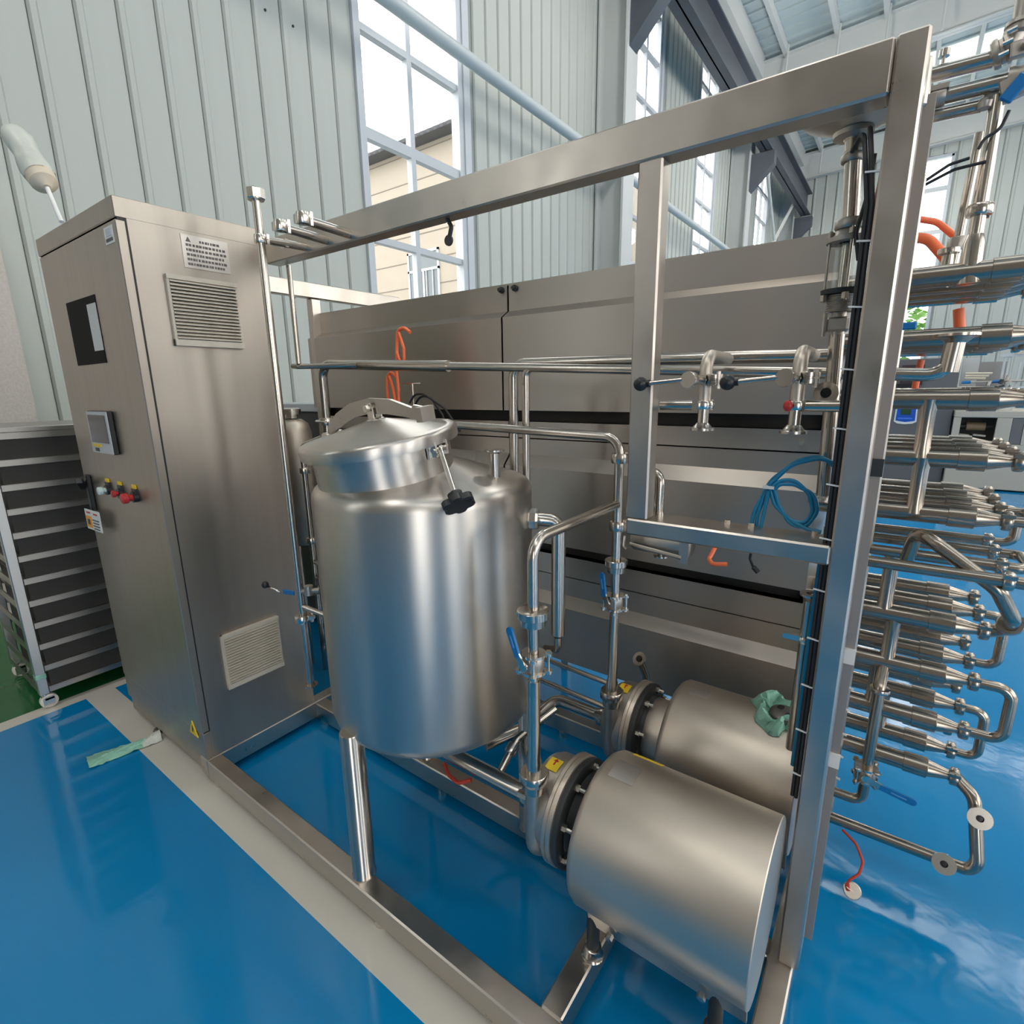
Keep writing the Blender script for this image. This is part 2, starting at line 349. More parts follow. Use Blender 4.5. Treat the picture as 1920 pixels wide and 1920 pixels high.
def ball_valve(root, c, d, hd, r, grip_dir, name='ball_valve', grip_len=0.085, stem=0.03):
    """three-piece ball valve: two bolted end plates, body, stem toward hd, lever with blue grip along grip_dir"""
    c = V3(c); u, v, d = basis(d); hd = V3(hd).normalized(); gd = V3(grip_dir).normalized(); side = hd.cross(d).normalized()
    mb = MB(); L = r*1.7
    mb.lathe(c-d*L*.7, d, [(0, r*.9), (0, r*1.25), (L*.25, r*1.5), (L*1.15, r*1.5), (L*1.4, r*1.25), (L*1.4, r*.9)], 20)
    body = mb.build(name, M_cast, root)
    for sg in (-1, 1):
        pl = MB(); a = c+d*L*.75*sg
        pl.lathe(a-d*.003, d, [(0, r*.8), (0, r*1.75), (.006, r*1.75), (.006, r*.8)], 20)
        for i in (-1, 1):
            for j in (-1, 1): pl.cyl(a+(hd*i+side*j)*r*1.45-d*.003, a+(hd*i+side*j)*r*1.45+d*.003, r*.55, 10)
        pl.build('end_plate', M_bolt, body)
    for i in (-1, 1):
        for j in (-1, 1):
            bo = MB(); p = c+(hd*i+side*j)*r*1.45; bo.cyl(p-d*L*1.0, p+d*L*1.0, r*.2, 8)
            for sg in (-1, 1): bo.cyl(p+d*(L*.80*sg), p+d*(L*1.02*sg), r*.4, 6)
            bo.build('tie_bolt', M_bolt, body)
    st = MB(); st.cyl(c+hd*r*1.3, c+hd*(r*1.4+stem), r*.45, 10); st.cyl(c+hd*(r*1.4+stem*.75), c+hd*(r*1.4+stem*1.05), r*.8, 6); st.build('stem', M_bolt, body)
    h0 = c+hd*(r*1.4+stem*.85); h1 = h0+gd*grip_len*.42+hd*.006; h2 = h1+gd*grip_len; w = gd.cross(hd).normalized()
    lv = MB(); q = (h1-h0); lv.obox((h0+h1)/2, q, w, q.cross(w), q.length/2+.004, r*.55, .0016); lv.build('lever', M_bolt, body)
    gp = MB(); n = 10; out = []
    for i in range(n+1):
        a = -math.pi/2+math.pi*i/n; out.append((grip_len-r*.62+math.cos(a)*r*.62, math.sin(a)*r*.62))
    poly = [(-.004, -r*.5)]+out+[(-.004, r*.5)]
    gp.prism(poly, h1, gd, w, hd, .006)
    g = gp.build('lever_grip', M_blue, body); lab(g, 'blue vinyl lever grip')
    e = MB(); e.obox((h1+h2)/2+hd*.0034, gd, w, hd, grip_len*.22, r*.1, .0006); e.build('grip_emboss', mat('pale_blue_emboss', (0.12, 0.36, 0.62), 0.4), body)
    return body

# ------------------------------------------------------------------ the hall
HX0, HX1, HY0, HY1, HZ = -5.0, 14.0, -8.0, 26.0, 10.4
fl = MB(); fl.box(HX0-.3, HX1+.3, HY0-.3, HY1+.3, -.12, 0); struct('floor', fl, floormat())

# windows of the left wall: (y0, y1, z0, z1, mullion fraction, transom heights)
WINS = [(4.21, 5.83, 1.25, 8.9, .47, (2.1, 3.11, 4.15, 5.12, 6.15, 7.15, 8.1)),
        (11.0, 12.3, 1.25, 9.3, .5, (2.2, 3.1, 4.0, 4.9, 5.6, 6.3, 7.1, 8.0, 8.8)),
        (14.93, 16.4, 1.25, 9.3, .5, (2.2, 3.1, 4.2, 5.16, 6.2, 7.07, 8.0, 8.8)),
        (21.4, 23.2, 1.25, 9.3, .5, (2.2, 3.1, 4.2, 5.2, 6.3, 7.3, 8.2))]
WINL_EXTRA = [(-6.5, -4.9, 1.25, 8.9, .5, (2.5, 4.2, 6.2, 8.0))]
allw = sorted(WINS+WINL_EXTRA)
wl = MB(); y = HY0
for (a, b, z0, z1, _, _) in allw:
    wl.box(HX0-.12, HX0-.02, y, a, 0, HZ+1); wl.box(HX0-.12, HX0-.02, a, b, 0, z0); wl.box(HX0-.12, HX0-.02, a, b, z1, HZ+1); y = b
wl.box(HX0-.12, HX0-.02, y, HY1, 0, HZ+1)
wall_left = struct('wall_left', wl, M_wallback)
# corrugated sheet panels, one object each, sharing meshes by height
PITCH = .27; PC = {}
def sheet(z0, z1):
    k = (round(z0, 2), round(z1, 2))
    if k in PC: return PC[k]
    mb = MB(); w = PITCH
    pr = [(0.004, 0), (0.004, .014), (.018, .034), (.052, .034), (.066, .014), (w-.004, .014), (w-.004, 0)]
    mb.prism([(a, c) for a, c in pr], (0, 0, (z0+z1)/2), (0, 1, 0), (1, 0, 0), (0, 0, 1), z1-z0)
    o = mb.build('panel', M_wall, wall_left); PC[k] = o; o.hide_render = False; o['_first'] = 1; return o
def put_panel(y, z0, z1):
    o = sheet(z0, z1)
    if '_first' in o: del o['_first']; o.location = (HX0-.02, y, 0)
    else: copyof(o, wall_left, (HX0-.02, y, 0))
y = -0.02
def wall_panels(y0, y1):
    n = max(1, round((y1-y0)/PITCH)); 
    for i in range(n): put_panel(y0+i*PITCH, 0, HZ+.9)
yy = WINS[0][0]-.10-PITCH*16
segs = []
ya = yy
for (a, b, z0, z1, _, _) in WINS:
    n = int((a-.02-ya)/PITCH+.01)
    for i in range(n): put_panel(a-.03-(n-i)*PITCH, 0, HZ+.9)
    n2 = int(math.ceil((b-a+.06)/PITCH))
    for i in range(n2): put_panel(a-.03+i*PITCH, 0, z0-.04); put_panel(a-.03+i*PITCH, z1+.04, HZ+.9)
    ya = a-.03+n2*PITCH
while ya < HY1-.1: put_panel(ya, 0, HZ+.9); ya += PITCH
# screws on the sheets
sc = MB()
for i in range(14):
    for zz in (2.36, 4.75):
        sc.sphere((HX0+.0, yy+.20+i*PITCH, zz), .012, 6)
scr = sc.build('sheet_screw', M_dark, wall_left); scr['kind'] = 'stuff'
for i, (a, b, z0, z1, mf, tr) in enumerate(WINS+WINL_EXTRA):
    d0, d1 = HX0-.10, HX0+.03
    fr = MB(); t = .055
    fr.box(d0, d1, a-.03, a+t, z0-.03, z1+.03); fr.box(d0, d1, b-t, b+.03, z0-.03, z1+.03); fr.box(d0, d1, a+t, b-t, z0-.03, z0+t); fr.box(d0, d1, a+t, b-t, z1-t, z1+.03)
    w = struct('window_%d' % (i+1), fr, M_frameW)
    ym = a+(b-a)*mf
    mb = MB(); mb.box(d0+.02, d1-.03, ym-.035, ym+.035, z0+t, z1-t); mb.build('mullion', M_frameW, w, off=(0, 0, 0))
    for zt in tr:
        for (q0, q1) in ((a+t, ym-.035), (ym+.035, b-t)):
            h = .055 if abs(zt-4.15) < .01 and i == 0 else .035
            mb = MB(); mb.box(d0+.02, d1-.03, q0, q1, zt-h, zt+h); mb.build('transom', M_frameW, w, off=(0, 0, 0))
    zs = [z0+t]+list(tr)+[z1-t]
    for k in range(len(zs)-1):
        for (q0, q1) in ((a+t, ym-.035), (ym+.035, b-t)):
            mb = MB(); mb.box(HX0-.062, HX0-.056, q0-.01, q1+.01, zs[k], zs[k+1]); mb.build('pane', M_glass, w, off=(0, 0, 0))
# trim strips framing the window reveals
for i, (a, b, z0, z1, _, _) in enumerate(WINS):
    mb = MB(); mb.box(HX0-.02, HX0+.05, b+.03, b+.15, 0, HZ+.8); struct('trim_%d' % (i+1), mb, M_frameW)

# stucco dado wall at far left
st = MB(); st.box(-5.0, -4.6, HY0, 1.0, 0, 2.6)
st2 = struct('wall_front', st, M_stucco)

# far wall, right wall, wall behind
wf = MB(); wx0, wx1, wz0, wz1 = -.72, .40, 1.6, 9.25
wf.box(HX0, wx0, HY1, HY1+.15, 0, 13); wf.box(wx0, wx1, HY1, HY1+.15, 0, wz0); wf.box(wx0, wx1, HY1, HY1+.15, wz1, 13)
w2x0, w2x1 = 5.2, 6.5
wf.box(wx1, w2x0, HY1, HY1+.15, 0, 13); wf.box(w2x0, w2x1, HY1, HY1+.15, 0, wz0); wf.box(w2x0, w2x1, HY1, HY1+.15, wz1, 13); wf.box(w2x1, HX1, HY1, HY1+.15, 0, 13)
wall_far = struct('wall_far', wf, M_wallback)
FP = .40; mfp = {}
def far_panel(x, z0, z1):
    k = (z0, z1)
    if k not in mfp:
        mb = MB(); mb.prism([(.012, 0), (.012, -.02), (.04, -.05), (.08, -.05), (.11, -.02), (FP-.012, -.02), (FP-.012, 0)], (0, 0, (z0+z1)/2), (1, 0, 0), (0, 1, 0), (0, 0, 1), z1-z0)
        mfp[k] = mb.build('panel', M_wall, wall_far); mfp[k].location = (x, HY1, 0)
    else: copyof(mfp[k], wall_far, (x, HY1, 0))
x = wx0-FP*11
while x < 5.0:
    if wx0-.01 <= x < wx1-.1: far_panel(x, 0, wz0-.05); far_panel(x, wz1+.05, 9.75)
    else: far_panel(x, 0, 9.75)
    x += FP
for wi, (a, b) in enumerate(((wx0, wx1), (w2x0, w2x1))):
    fr = MB(); t = .07
    fr.box(a-.03, a+t, HY1-.06, HY1+.1, wz0, wz1); fr.box(b-t, b+.03, HY1-.06, HY1+.1, wz0, wz1); fr.box(a, b, HY1-.06, HY1+.1, wz0-.03, wz0+t); fr.box(a, b, HY1-.06, HY1+.1, wz1-t, wz1+.03)
    w = struct('window_%d' % (6+wi), fr, M_frameW)
    zs = [wz0, 3.0, 5.3, 6.78, 8.2, wz1]
    for k in range(1, 5): MB().box(a, b, HY1-.04, HY1+.06, zs[k]-.07, zs[k]+.07).build('transom', M_frameW, w, off=(0, 0, 0))
    for k in range(5): MB().box(a, b, HY1+.03, HY1+.036, zs[k], zs[k+1]).build('pane', M_glass, w, off=(0, 0, 0))
# right wall with a row of tall windows, wall behind with an open loading door
wr = MB(); y = HY0; wy = [(-6, -3.2), (-.6, 2.2), (4.8, 7.6), (10.2, 13), (15.6, 18.4)]
for (a, b) in wy:
    wr.box(HX1, HX1+.15, y, a, 0, 12); wr.box(HX1, HX1+.15, a, b, 0, 1.1); wr.box(HX1, HX1+.15, a, b, 8.5, 12); y = b
wr.box(HX1, HX1+.15, y, HY1, 0, 12); struct('wall_right', wr, M_hall)
wb = MB(); wb.box(HX0, 5.0, HY0-.15, HY0, 0, 13); wb.box(5.0, 8.2, HY0-.15, HY0, 4.2, 13); wb.box(8.2, HX1, HY0-.15, HY0, 0, 13)
struct('wall_back', wb, M_hall)

# roof: sheets on rising rafters, purlins along the hall, one strip of roof light
rz = lambda x: 10.45+.05*(x+3.8)
ce = MB(); SKY = [(-5.0, -3.9), (4.2, 5.3), (12.65, 13.75), (21.3, 22.6)]; SX0, SX1 = -.6, 12.6
strips = [(HX0-.2, SX0, HY0-.2, HY1+.2), (SX1, HX1+.2, HY0-.2, HY1+.2)]; y = HY0-.2
for (c, d) in SKY: strips.append((SX0, SX1, y, c)); y = d
strips.append((SX0, SX1, y, HY1+.2))
for (a, b, c, d) in strips:
    ce.prism([(a, rz(a)), (b, rz(b)), (b, rz(b)+.08), (a, rz(a)+.08)], (0, (c+d)/2, 0), (1, 0, 0), (0, 0, 1), (0, 1, 0), d-c)
ceil = struct('ceiling', ce, M_roof)
for (c, d) in SKY:
    MB().prism([(SX0-.05, rz(SX0)+.09), (SX1+.05, rz(SX1)+.09), (SX1+.05, rz(SX1)+.10), (SX0-.05, rz(SX0)+.10)], (0, (c+d)/2, 0), (1, 0, 0), (0, 0, 1), (0, 1, 0), d-c+.1).build('roof_light', M_glass, ceil)
rb = MB(); yv = 6.0
while yv < HY1:
    x1_ = SX0 if any(c-.1 < yv < d+.1 for c, d in SKY) else HX1
    rb.prism([(HX0, rz(HX0)-.05), (x1_, rz(x1_)-.05), (x1_, rz(x1_)+.01), (HX0, rz(HX0)+.01)], (0, yv, 0), (1, 0, 0), (0, 0, 1), (0, 1, 0), .07)
    yv += .42
r_ = rb.build('roof_sheet_rib', M_roof, ceil); r_['kind'] = 'stuff'
def ibeam(p, q, h, w, tf=.03, tw=.02):
    p, q = V3(p), V3(q); d = (q-p).normalized(); s = d.cross(Vector((0, 0, 1))).normalized(); upv = s.cross(d); mb = MB(); c = (p+q)/2; L = (q-p).length/2
    mb.obox(c, d, s, upv, L, tw/2, h/2); mb.obox(c+upv*(h/2-tf/2), d, s, upv, L, w/2, tf/2); mb.obox(c-upv*(h/2-tf/2), d, s, upv, L, w/2, tf/2); return mb
for yr in (9.7, 18.2, 25.75):
    ibeam((HX0+.2, yr, rz(HX0)-.62), (HX1, yr, rz(HX1)-.62), .9, .26).build('rafter', M_beamw, ceil)
for xp in (-4.55, -3.75, -2.55, -1.5, -.4, .5, 1.4, 2.3, 3.2, 4.1, 5.0, 6.2, 7.4, 8.6, 9.8, 11.0, 12.2):
    hgt = .24; ww = .10
    if xp == -4.55: hgt, ww = .55, .5
    MB().box(xp-ww/2, xp+ww/2, HY0, HY1, rz(xp)-hgt-.02, rz(xp)-.03).build('purlin', M_beamw, ceil)
for (xp, yr) in ((-3.75, 18.0), (-2.55, 18.0), (-1.5, 18.0), (-.4, 18.0), (-3.75, 25.5), (-2.55, 25.5)):
    mb = MB(); mb.cyl((xp+.06, yr, rz(xp)-.05), (xp+.06, yr-.15, rz(xp)-1.1), .03, 8); mb.build('fly_brace', M_beamw, ceil)
# columns with crane brackets
for yc in (9.7, 18.2, 25.7):
    mb = MB(); mb.box(-4.98, -4.45, yc-.13, yc-.11, 0, 10.2); mb.box(-4.98, -4.45, yc+.11, yc+.13, 0, 10.2)
    c = MB(); c.box(-4.47, -4.43, yc-.22, yc+.22, 0, 10.2); c.box(-4.97, -4.47, yc-.03, yc+.03, 0, 10.2); c.box(-4.98, -4.95, yc-.22, yc+.22, 0, 10.2)
    co_ = c.build('column', M_column, wall_left, off=(0, 0, 0))
    b = MB(); b.prism([(0, 0), (.62, .62), (.62, .95), (0, .95)], (-4.43, yc, 7.0), (1, 0, 0), (0, 0, 1), (0, 1, 0), .3); b.build('crane_bracket', M_crane, co_, off=(0, 0, 0))
cr = ibeam((-4.05, HY0+.2, 8.38), (-4.05, 25.6, 8.38), .78, .34, .04, .03)
crane = cr.build('crane_runway_beam', M_crane, None, off=(-4.05, 9, 8)); tag(crane, 'dark grey steel crane runway beam running along the window wall on brackets', 'beam')
MB().box(-4.11, -3.99, HY0+.2, 25.4, 8.77, 8.88).build('rail', M_crane, crane)
wp = MB(); wp.tube([(-4.62, -2, 5.21), (-4.62, 25.5, 5.26)], .075, 14)
wallpipe = wp.build('wall_pipe', mat('pale_pipe_paint', (0.50, 0.54, 0.55), .4), None, off=(-4.62, 9, 5.2)); tag(wallpipe, 'thick pale painted pipe crossing the tall window high along the wall', 'pipe')
for yb in (2.0, 9.7, 18.2): MB().box(-4.99, -4.55, yb-.03, yb+.03, 5.1, 5.16).build('pipe_bracket', M_beamw, wallpipe)
for k, (p, q) in enumerate((((-4.3, 19.5, 8.0), (-4.3, 23.5, 4.6)), ((-4.3, 19.2, 4.8), (-4.3, 24.5, 8.3)))):
    mb = MB(); mb.tube([p, q], .05, 10); o = mb.build('wall_brace', M_beamw, None, off=p); tag(o, ('pale diagonal bracing rod falling away from the second column', 'pale diagonal bracing rod rising towards the far corner')[k], 'brace')

# ------------------------------------------------------------------ outside the windows
ob = thing('facade_building', 'cream tiled building with a grey roof seen through the tall window', 'building', (-17, 15.5, -.15))
BY_ = 15.0
MB().box(-30, -10, BY_, BY_+9, -.15, 9.75).build('wall', M_cream_ext, ob)
jt = None
for k in range(11):
    if jt is None: jt = MB().box(-30, -10, BY_-.012, BY_+.01, .80, .83).build('tile_joint', mat('facade_joint', (0.15, 0.125, 0.10), .8), ob)
    else: copyof(jt, ob, (0, 0, .88*k))
MB().prism([(-.55, 0), (.1, 0), (4.5, 2.4), (4.5, 2.6)], (-20, BY_, 9.75), (0, 1, 0), (0, 0, 1), (1, 0, 0), 21).build('roof', M_roofext, ob)
for k in range(70): MB().obox((-30+.3*k, BY_-.2, 10.0), (1, 0, 0), (0, .88, .48), (0, -.48, .88), .07, .42, .05).build('roof_tile', M_roofext, ob)
for (xw, zw) in ((-15.65, 4.3), (-15.65, .9), (-21, 4.3), (-21, .9), (-26.3, 4.3)):
    f = MB(); W_, H_ = 1.6, 2.1
    for q in ((xw, xw+.08, zw, zw+H_), (xw+W_-.08, xw+W_, zw, zw+H_), (xw, xw+W_, zw, zw+.08), (xw, xw+W_, zw+H_-.08, zw+H_), (xw, xw+W_, zw+1.4, zw+1.48), (xw+W_/2-.04, xw+W_/2+.04, zw, zw+1.4)): f.box(q[0], q[1], BY_-.05, BY_+.05, q[2], q[3])
    w_ = f.build('window', M_frameW, ob)
    for k in range(1, 5): MB().box(xw+.32*k-.012, xw+.32*k+.012, BY_-.07, BY_-.05, zw+.08, zw+1.4).build('window_bar', M_frameW, w_)
    MB().box(xw+.05, xw+W_-.05, BY_-.02, BY_+.02, zw+.05, zw+H_-.05).build('pane', mat('dark_facade_glass', (0.10, 0.115, 0.13), .12), w_)
gr = MB(); gr.box(-60, HX0-.14, -30, 60, -.3, -.15); gr.box(HX0-.14, 40, HY1+.2, 60, -.3, -.15); go = struct('ground', gr, mat('concrete_yard', (0.20, 0.195, 0.185), .8))
def tree(x, y, h, label):
    t = thing('tree', label, 'tree', (x, y, -.15)); MB().tube([(x, y, -.15), (x+.1, y, h*.5), (x, y+.1, h*.8)], [.14, .1, .05], 8).build('trunk', M_bark, t)
    mb = MB(); rg = random.Random(int(x*10+y))
    for i in range(900):
        a = rg.uniform(0, 2*math.pi); e = rg.uniform(-1, 1); rr = rg.uniform(.3, 1)**.5*h*.32
        p = Vector((x+rr*math.cos(a)*math.sqrt(1-e*e), y+rr*math.sin(a)*math.sqrt(1-e*e), h*.66+rr*e*1.05)); u_, v_, _ = basis((rg.uniform(-1, 1), rg.uniform(-1, 1), rg.uniform(-1, 1)+.01)); s_ = rg.uniform(.12, .28)
        mb.add([p-u_*s_, p+v_*s_*.5, p+u_*s_, p-v_*s_*.5], [(0, 1, 2, 3)])
    f = mb.build('foliage', M_leaf, t); f['kind'] = 'stuff'
tree(-1.0, 31, 6.6, 'leafy green tree outside the far window behind the orange hoses')
tree(-22.0+5, 42, 7.5, 'bare-topped tree standing outside beyond the second wall window')

# ------------------------------------------------------------------ the skid frame
fr = thing('skid_frame', 'stainless steel tube frame standing on the floor around tank, pumps and pipes', 'frame', (-1.0, 1.2, 0))
def beam(name, *a, bev=.004): return box(*a, bev=bev).build(name, M_frame, fr)
beam('base_beam', -1.953, -.045, .697, .752, .025, .10)
beam('base_beam', -1.953, -.10, 1.157, 1.213, .025, .10)
beam('base_beam', -2.53, -.045, 1.70, 1.755, .025, .10)
beam('end_beam', -.10, -.045, .752, 1.70, .025, .10)
beam('end_beam', -2.01, -1.953, .697, 1.755, .025, .10)
beam('cross_beam', -.492, -.437, .752, 1.157, .025, .10)
beam('cross_beam', -.492, -.437, 1.213, 1.70, .025, .10)
post = beam('post', -.079, -.0345, 1.16, 1.25, .10, 1.99)
beam('post', -.510, -.456, 1.16, 1.205, 1.141, 1.908)
beam('post', -.058, -.02, 1.70, 1.755, .10, 1.93)
beam('post', -2.53, -2.49, 1.70, 1.755, .10, 1.91)
beam('top_beam', -1.952, -.080, 1.16, 1.215, 1.907, 1.989)
beam('top_beam', -2.53, -2.485, 1.16, 2.3, 1.911, 1.985)
beam('side_beam', -.072, -.03, 1.25, 2.25, 1.91, 1.985)
rail = beam('rail', -.507, -.078, 1.158, 1.255, 1.101, 1.141)
for px in (-.291, -.24, -.115): MB().cyl((px, 1.235, 1.141), (px, 1.235, 1.150), .007, 6).build('bolt', M_bolt, rail)
for (px, py) in ((-1.92, .725), (-1.0, .725), (-.10, .725), (-1.92, 1.185), (-.08, 1.72), (-1.0, 1.72), (-2.5, 1.72), (-1.2, 1.185)):
    MB().cyl((px, py, 0), (px, py, .026), .024, 14).build('foot', M_bolt, fr)
# a bent cable clip screwed under the top beam
mb = MB(); mb.tube([(-1.075, 1.185, 1.907), (-1.06, 1.185, 1.885), (-1.068, 1.185, 1.862)], .006, 8, .01); mb.prism([(math.cos(t*math.pi/8)*.014, math.sin(t*math.pi/8)*.014) for t in range(16)], (-1.072, 1.185, 1.852), (1, 0, 0), (0, 0, 1), (0, 1, 0), .006)
mb.build('pipe_clip', M_dark, fr)
# three instrument stubs on the top beam
for k, xs in enumerate((-1.581, -1.465)):
    st_ = MB(); st_.tube([(xs, 1.16, 1.928), (xs, 1.0, 1.934)], .0135, 10); o = st_.build('stub_arm', M_pipe, fr)
    c = clamp_mb((xs, 1.0, 1.937), (0, 0, 1), .014, .03, 1.5); c.obox((xs-.022, 1.0, 1.94), (1, 0, 0), (0, 1, 0), (0, 0, 1), .014, .008, .012); c.build('pipe_clamp', M_bolt, o)
# cable tray plate behind the right post with its wires
tr = MB(); tr.box(-.036, -.018, 1.262, 1.30, .10, 1.93); tray = tr.build('cable_duct', M_trayblk, fr)
for zc in (1.27, .86, .60): MB().box(-.0375, -.015, 1.256, 1.263, zc, zc+.035).build('duct_clip', M_white if zc < 1 else M_dark, tray)
wr_ = MB(); wr_.tube([(-.040, 1.256, 1.86), (-.042, 1.256, 1.2), (-.044, 1.256, .3)], .0045, 8); wire = wr_.build('red_brown_cable', M_redwire, None, off=(-.04, 1.256, .3)); tag(wire, 'thin red-brown cable tied along the right side of the tall front post', 'cable')

# ------------------------------------------------------------------ control cabinet
cb = thing('control_cabinet', 'tall brushed stainless control cabinet with touch screen and side vents', 'cabinet', (-2.34, .93, 0))
CX0, CX1, CY0, CY1 = -2.72, -1.953, .70, 1.158
b = MB(); b.box(CX0, CX1, CY0+.0255, CY1, .102, 2.0, .002); body = b.build('body', M_cab, cb)
MB().box(CX0-.002, CX1+.0006, CY0-.004, CY1+.001, 1.962, 2.022, .003).build('roof_cap', M_cab, cb)
MB().box(CX0, CX1, CY0, CY0+.026, .10, .212, .003).build('plinth', M_cab, cb)
MB().box(CX0, -2.012, CY0+.01, CY1, .03, .102).build('plinth_base', M_cab, cb)
MB().box(-1.968, CX1-.0005, CY0+.003, CY0+.0255, .212, 1.962).build('door_gap_shade', M_void, cb)  # dark strip painting the shade in the door gap
d = MB(); d.box(CX0+.008, CX1, CY0-.004, CY0+.0235, .215, 1.957, .0025); door = d.build('door', M_cab, cb)
F = CY0-.004
MB().box(-2.512, -2.22, F-.002, F+.004, 1.556, 1.775).build('window_film', M_blackwin, door)
MB().box(-2.305, -2.2205, F-.003, F-.0015, 1.598, 1.75).build('paper_notice', mat('grey_paper', (0.62, 0.60, 0.57), .7), door)
h = MB(); h.box(-2.460, -2.255, F-.018, F, 1.238, 1.392, .003); hm = h.build('touch_panel', M_black, cb)
MB().box(-2.458, -2.257, F-.021, F-.017, 1.240, 1.390).build('bezel', M_hmi, hm)
MB().box(-2.443, -2.272, F-.0225, F-.020, 1.278, 1.378).build('screen', M_screen, hm)
MB().box(-2.441, -2.355, F-.0225, F-.020, 1.262, 1.272).build('yellow_label', M_yellow, hm)
MB().box(-2.423, -2.385, F-.0225, F-.020, 1.245, 1.258).build('usb_cover', M_black, hm)
for k, (bxx, mm, rr, ll) in enumerate(((-2.43, M_green, .015, .026), (-2.305, M_red, .013, .020), (-2.17, M_red, .0185, .034))):
    q = MB(); q.cyl((bxx, F, 1.093), (bxx, F-.014, 1.093), .019, 18); q.obox((bxx, F-.004, 1.113), (1, 0, 0), (0, 1, 0), (0, 0, 1), .018, .004, .010)
    o = q.build('push_button', M_black, door); q = MB(); q.lathe((bxx, F-.014, 1.093), (0, -1, 0), [(0, rr*.6), (ll*.35, rr*.7), (ll*.45, rr), (ll*.9, rr), (ll, rr*.7), (ll, 0)], 20)
    lab(q.build('button_cap', mm, o), ('pale green start button wrapped in film', 'flat red stop button', 'large red mushroom emergency button')[k])
    MB().box(bxx-.016, bxx+.016, F-.0055, F-.001, 1.120, 1.136).build('button_plate', M_yellow, o)
q = MB(); q.box(-2.655, -2.625, F-.016, F, .985, 1.135, .003); hd = q.build('door_handle', M_black, door); q = MB(); q.obox((-2.655, F-.028, 1.098), (.8, -.3, .35), (.3, .9, 0), (-.35, 0, .8), .05, .012, .012, .003); q.build('lever', M_black, hd)
q = MB(); q.obox((-2.585, F-.030, .955), (1, 0, .02), (0, 1, 0.1), (0, 0, 1), .085, .001, .042); tg = q.build('hang_tag', M_white, cb); lab(tg, 'white hanging tag with an orange warning square')
MB().obox((-2.63, F-.0315, .945), (1, 0, .02), (0, 1, .1), (0, 0, 1), .030, .001, .024).build('orange_square', mat('orange_print', (.80, .33, .03), .5), tg)
MB().obox((-2.63, F-.033, .945), (1, 0, .02), (0, 1, .1), (0, 0, 1), .012, .001, .011).build('warning_sign', M_black, tg)
for r__ in range(4): MB().obox((-2.553, F-.0315, .958-.012*r__), (1, 0, .02), (0, 1, .1), (0, 0, 1), .036-.004*(r__ % 2), .001, .0026).build('print_line', M_ink, tg)
for xx in (-2.625, -2.545): MB().obox((xx, F-.0315, .984), (1, 0, .02), (0, 1, .1), (0, 0, 1), .022, .001, .003).build('print_line', M_redcord, tg)
MB().box(-2.045, -1.978, F-.0015, F+.001, 1.897, 1.945).build('corner_sticker', M_white, door)
for k in range(9): MB().box(-2.035+.006*k, -2.035+.006*k+(.002 if k % 2 else .0035), F-.003, F-.001, 1.903, 1.912).build('bar_code', M_ink, door)
MB().box(-2.03, -1.99, F-.003, F-.001, 1.918, 1.938).build('sticker_print', mat('pale_grey_print', (.55, .57, .60), .6), door)
q = MB(); q.prism([(-.034, -.026), (.034, -.026), (0, .034)], (-2.022, F-.001, .213), (1, 0, 0), (0, 0, 1), (0, 1, 0), .003); tri = q.build('warning_triangle', M_yellow, door)
MB().prism([(-.005, -.012), (.003, -.012), (-.001, -.002), (.006, -.002), (0, .016), (-.004, .002)], (-2.022, F-.0028, .213), (1, 0, 0), (0, 0, 1), (0, 1, 0), .002).build('bolt_sign', M_black, tri)
SX = CX1
pl = MB(); pl.box(SX, SX+.0022, .874, 1.023, 1.852, 1.953); plate = pl.build('nameplate', M_metalplate, cb)
rgn = random.Random(3)
for r__ in range(6):
    e = MB(); yv = .886; zv = 1.937-.0145*r__
    if r__ == 0: yv = .93
    while yv < 1.006-(0 if r__ else .02):
        ww = rgn.uniform(.004, .010); e.box(SX+.002, SX+.0028, yv, yv+ww, zv-.004, zv+.0035); yv += ww+rgn.uniform(.0015, .004)
    e.build('engraved_line', M_ink, plate)
MB().prism([(0, .009), (.008, -.006), (-.008, -.006)], (SX+.0025, .895, 1.938), (0, 1, 0), (0, 0, 1), (1, 0, 0), .001).build('emblem', M_ink, plate)
slat = None
for (z0, z1, nm) in ((1.603, 1.822, 17), (.347, .567, 17)):
    v = MB(); y0, y1 = .808, 1.034
    v.box(SX, SX+.012, y0, y0+.008, z0, z1); v.box(SX, SX+.012, y1-.008, y1, z0, z1); v.box(SX, SX+.016, y0, y1, z1-.014, z1); v.box(SX, SX+.016, y0, y1, z0, z0+.02)
    vg = v.build('vent_grille', M_beige, cb); MB().box(SX-.002, SX+.002, y0+.006, y1-.006, z0+.01, z1-.01).build('filter_mat', M_ventback, vg)
    for k in range(nm):
        zc = z0+.026+(z1-z0-.045)*k/(nm-1)
        if slat is None:
            sl = MB(); sl.prism([(0.001, .004), (.016, -.004), (.018, -.003), (.018, .0), (.003, .007)], (SX, (y0+y1)/2, 0), (1, 0, 0), (0, 0, 1), (0, 1, 0), y1-y0-.014); slat = sl.build('slat', M_beige, vg); slat.location = (0, 0, zc)
        else: copyof(slat, vg, (0, 0, zc))
for (fx, fy) in ((-2.47, .73), (-2.6, 1.1), (-2.08, 1.1)):
    MB().lathe((fx, fy, 0), (0, 0, 1), [(0, 0), (0, .034), (.008, .034), (.014, .014), (.032, .014), (.032, 0)], 16).build('levelling_foot', M_bolt, cb)
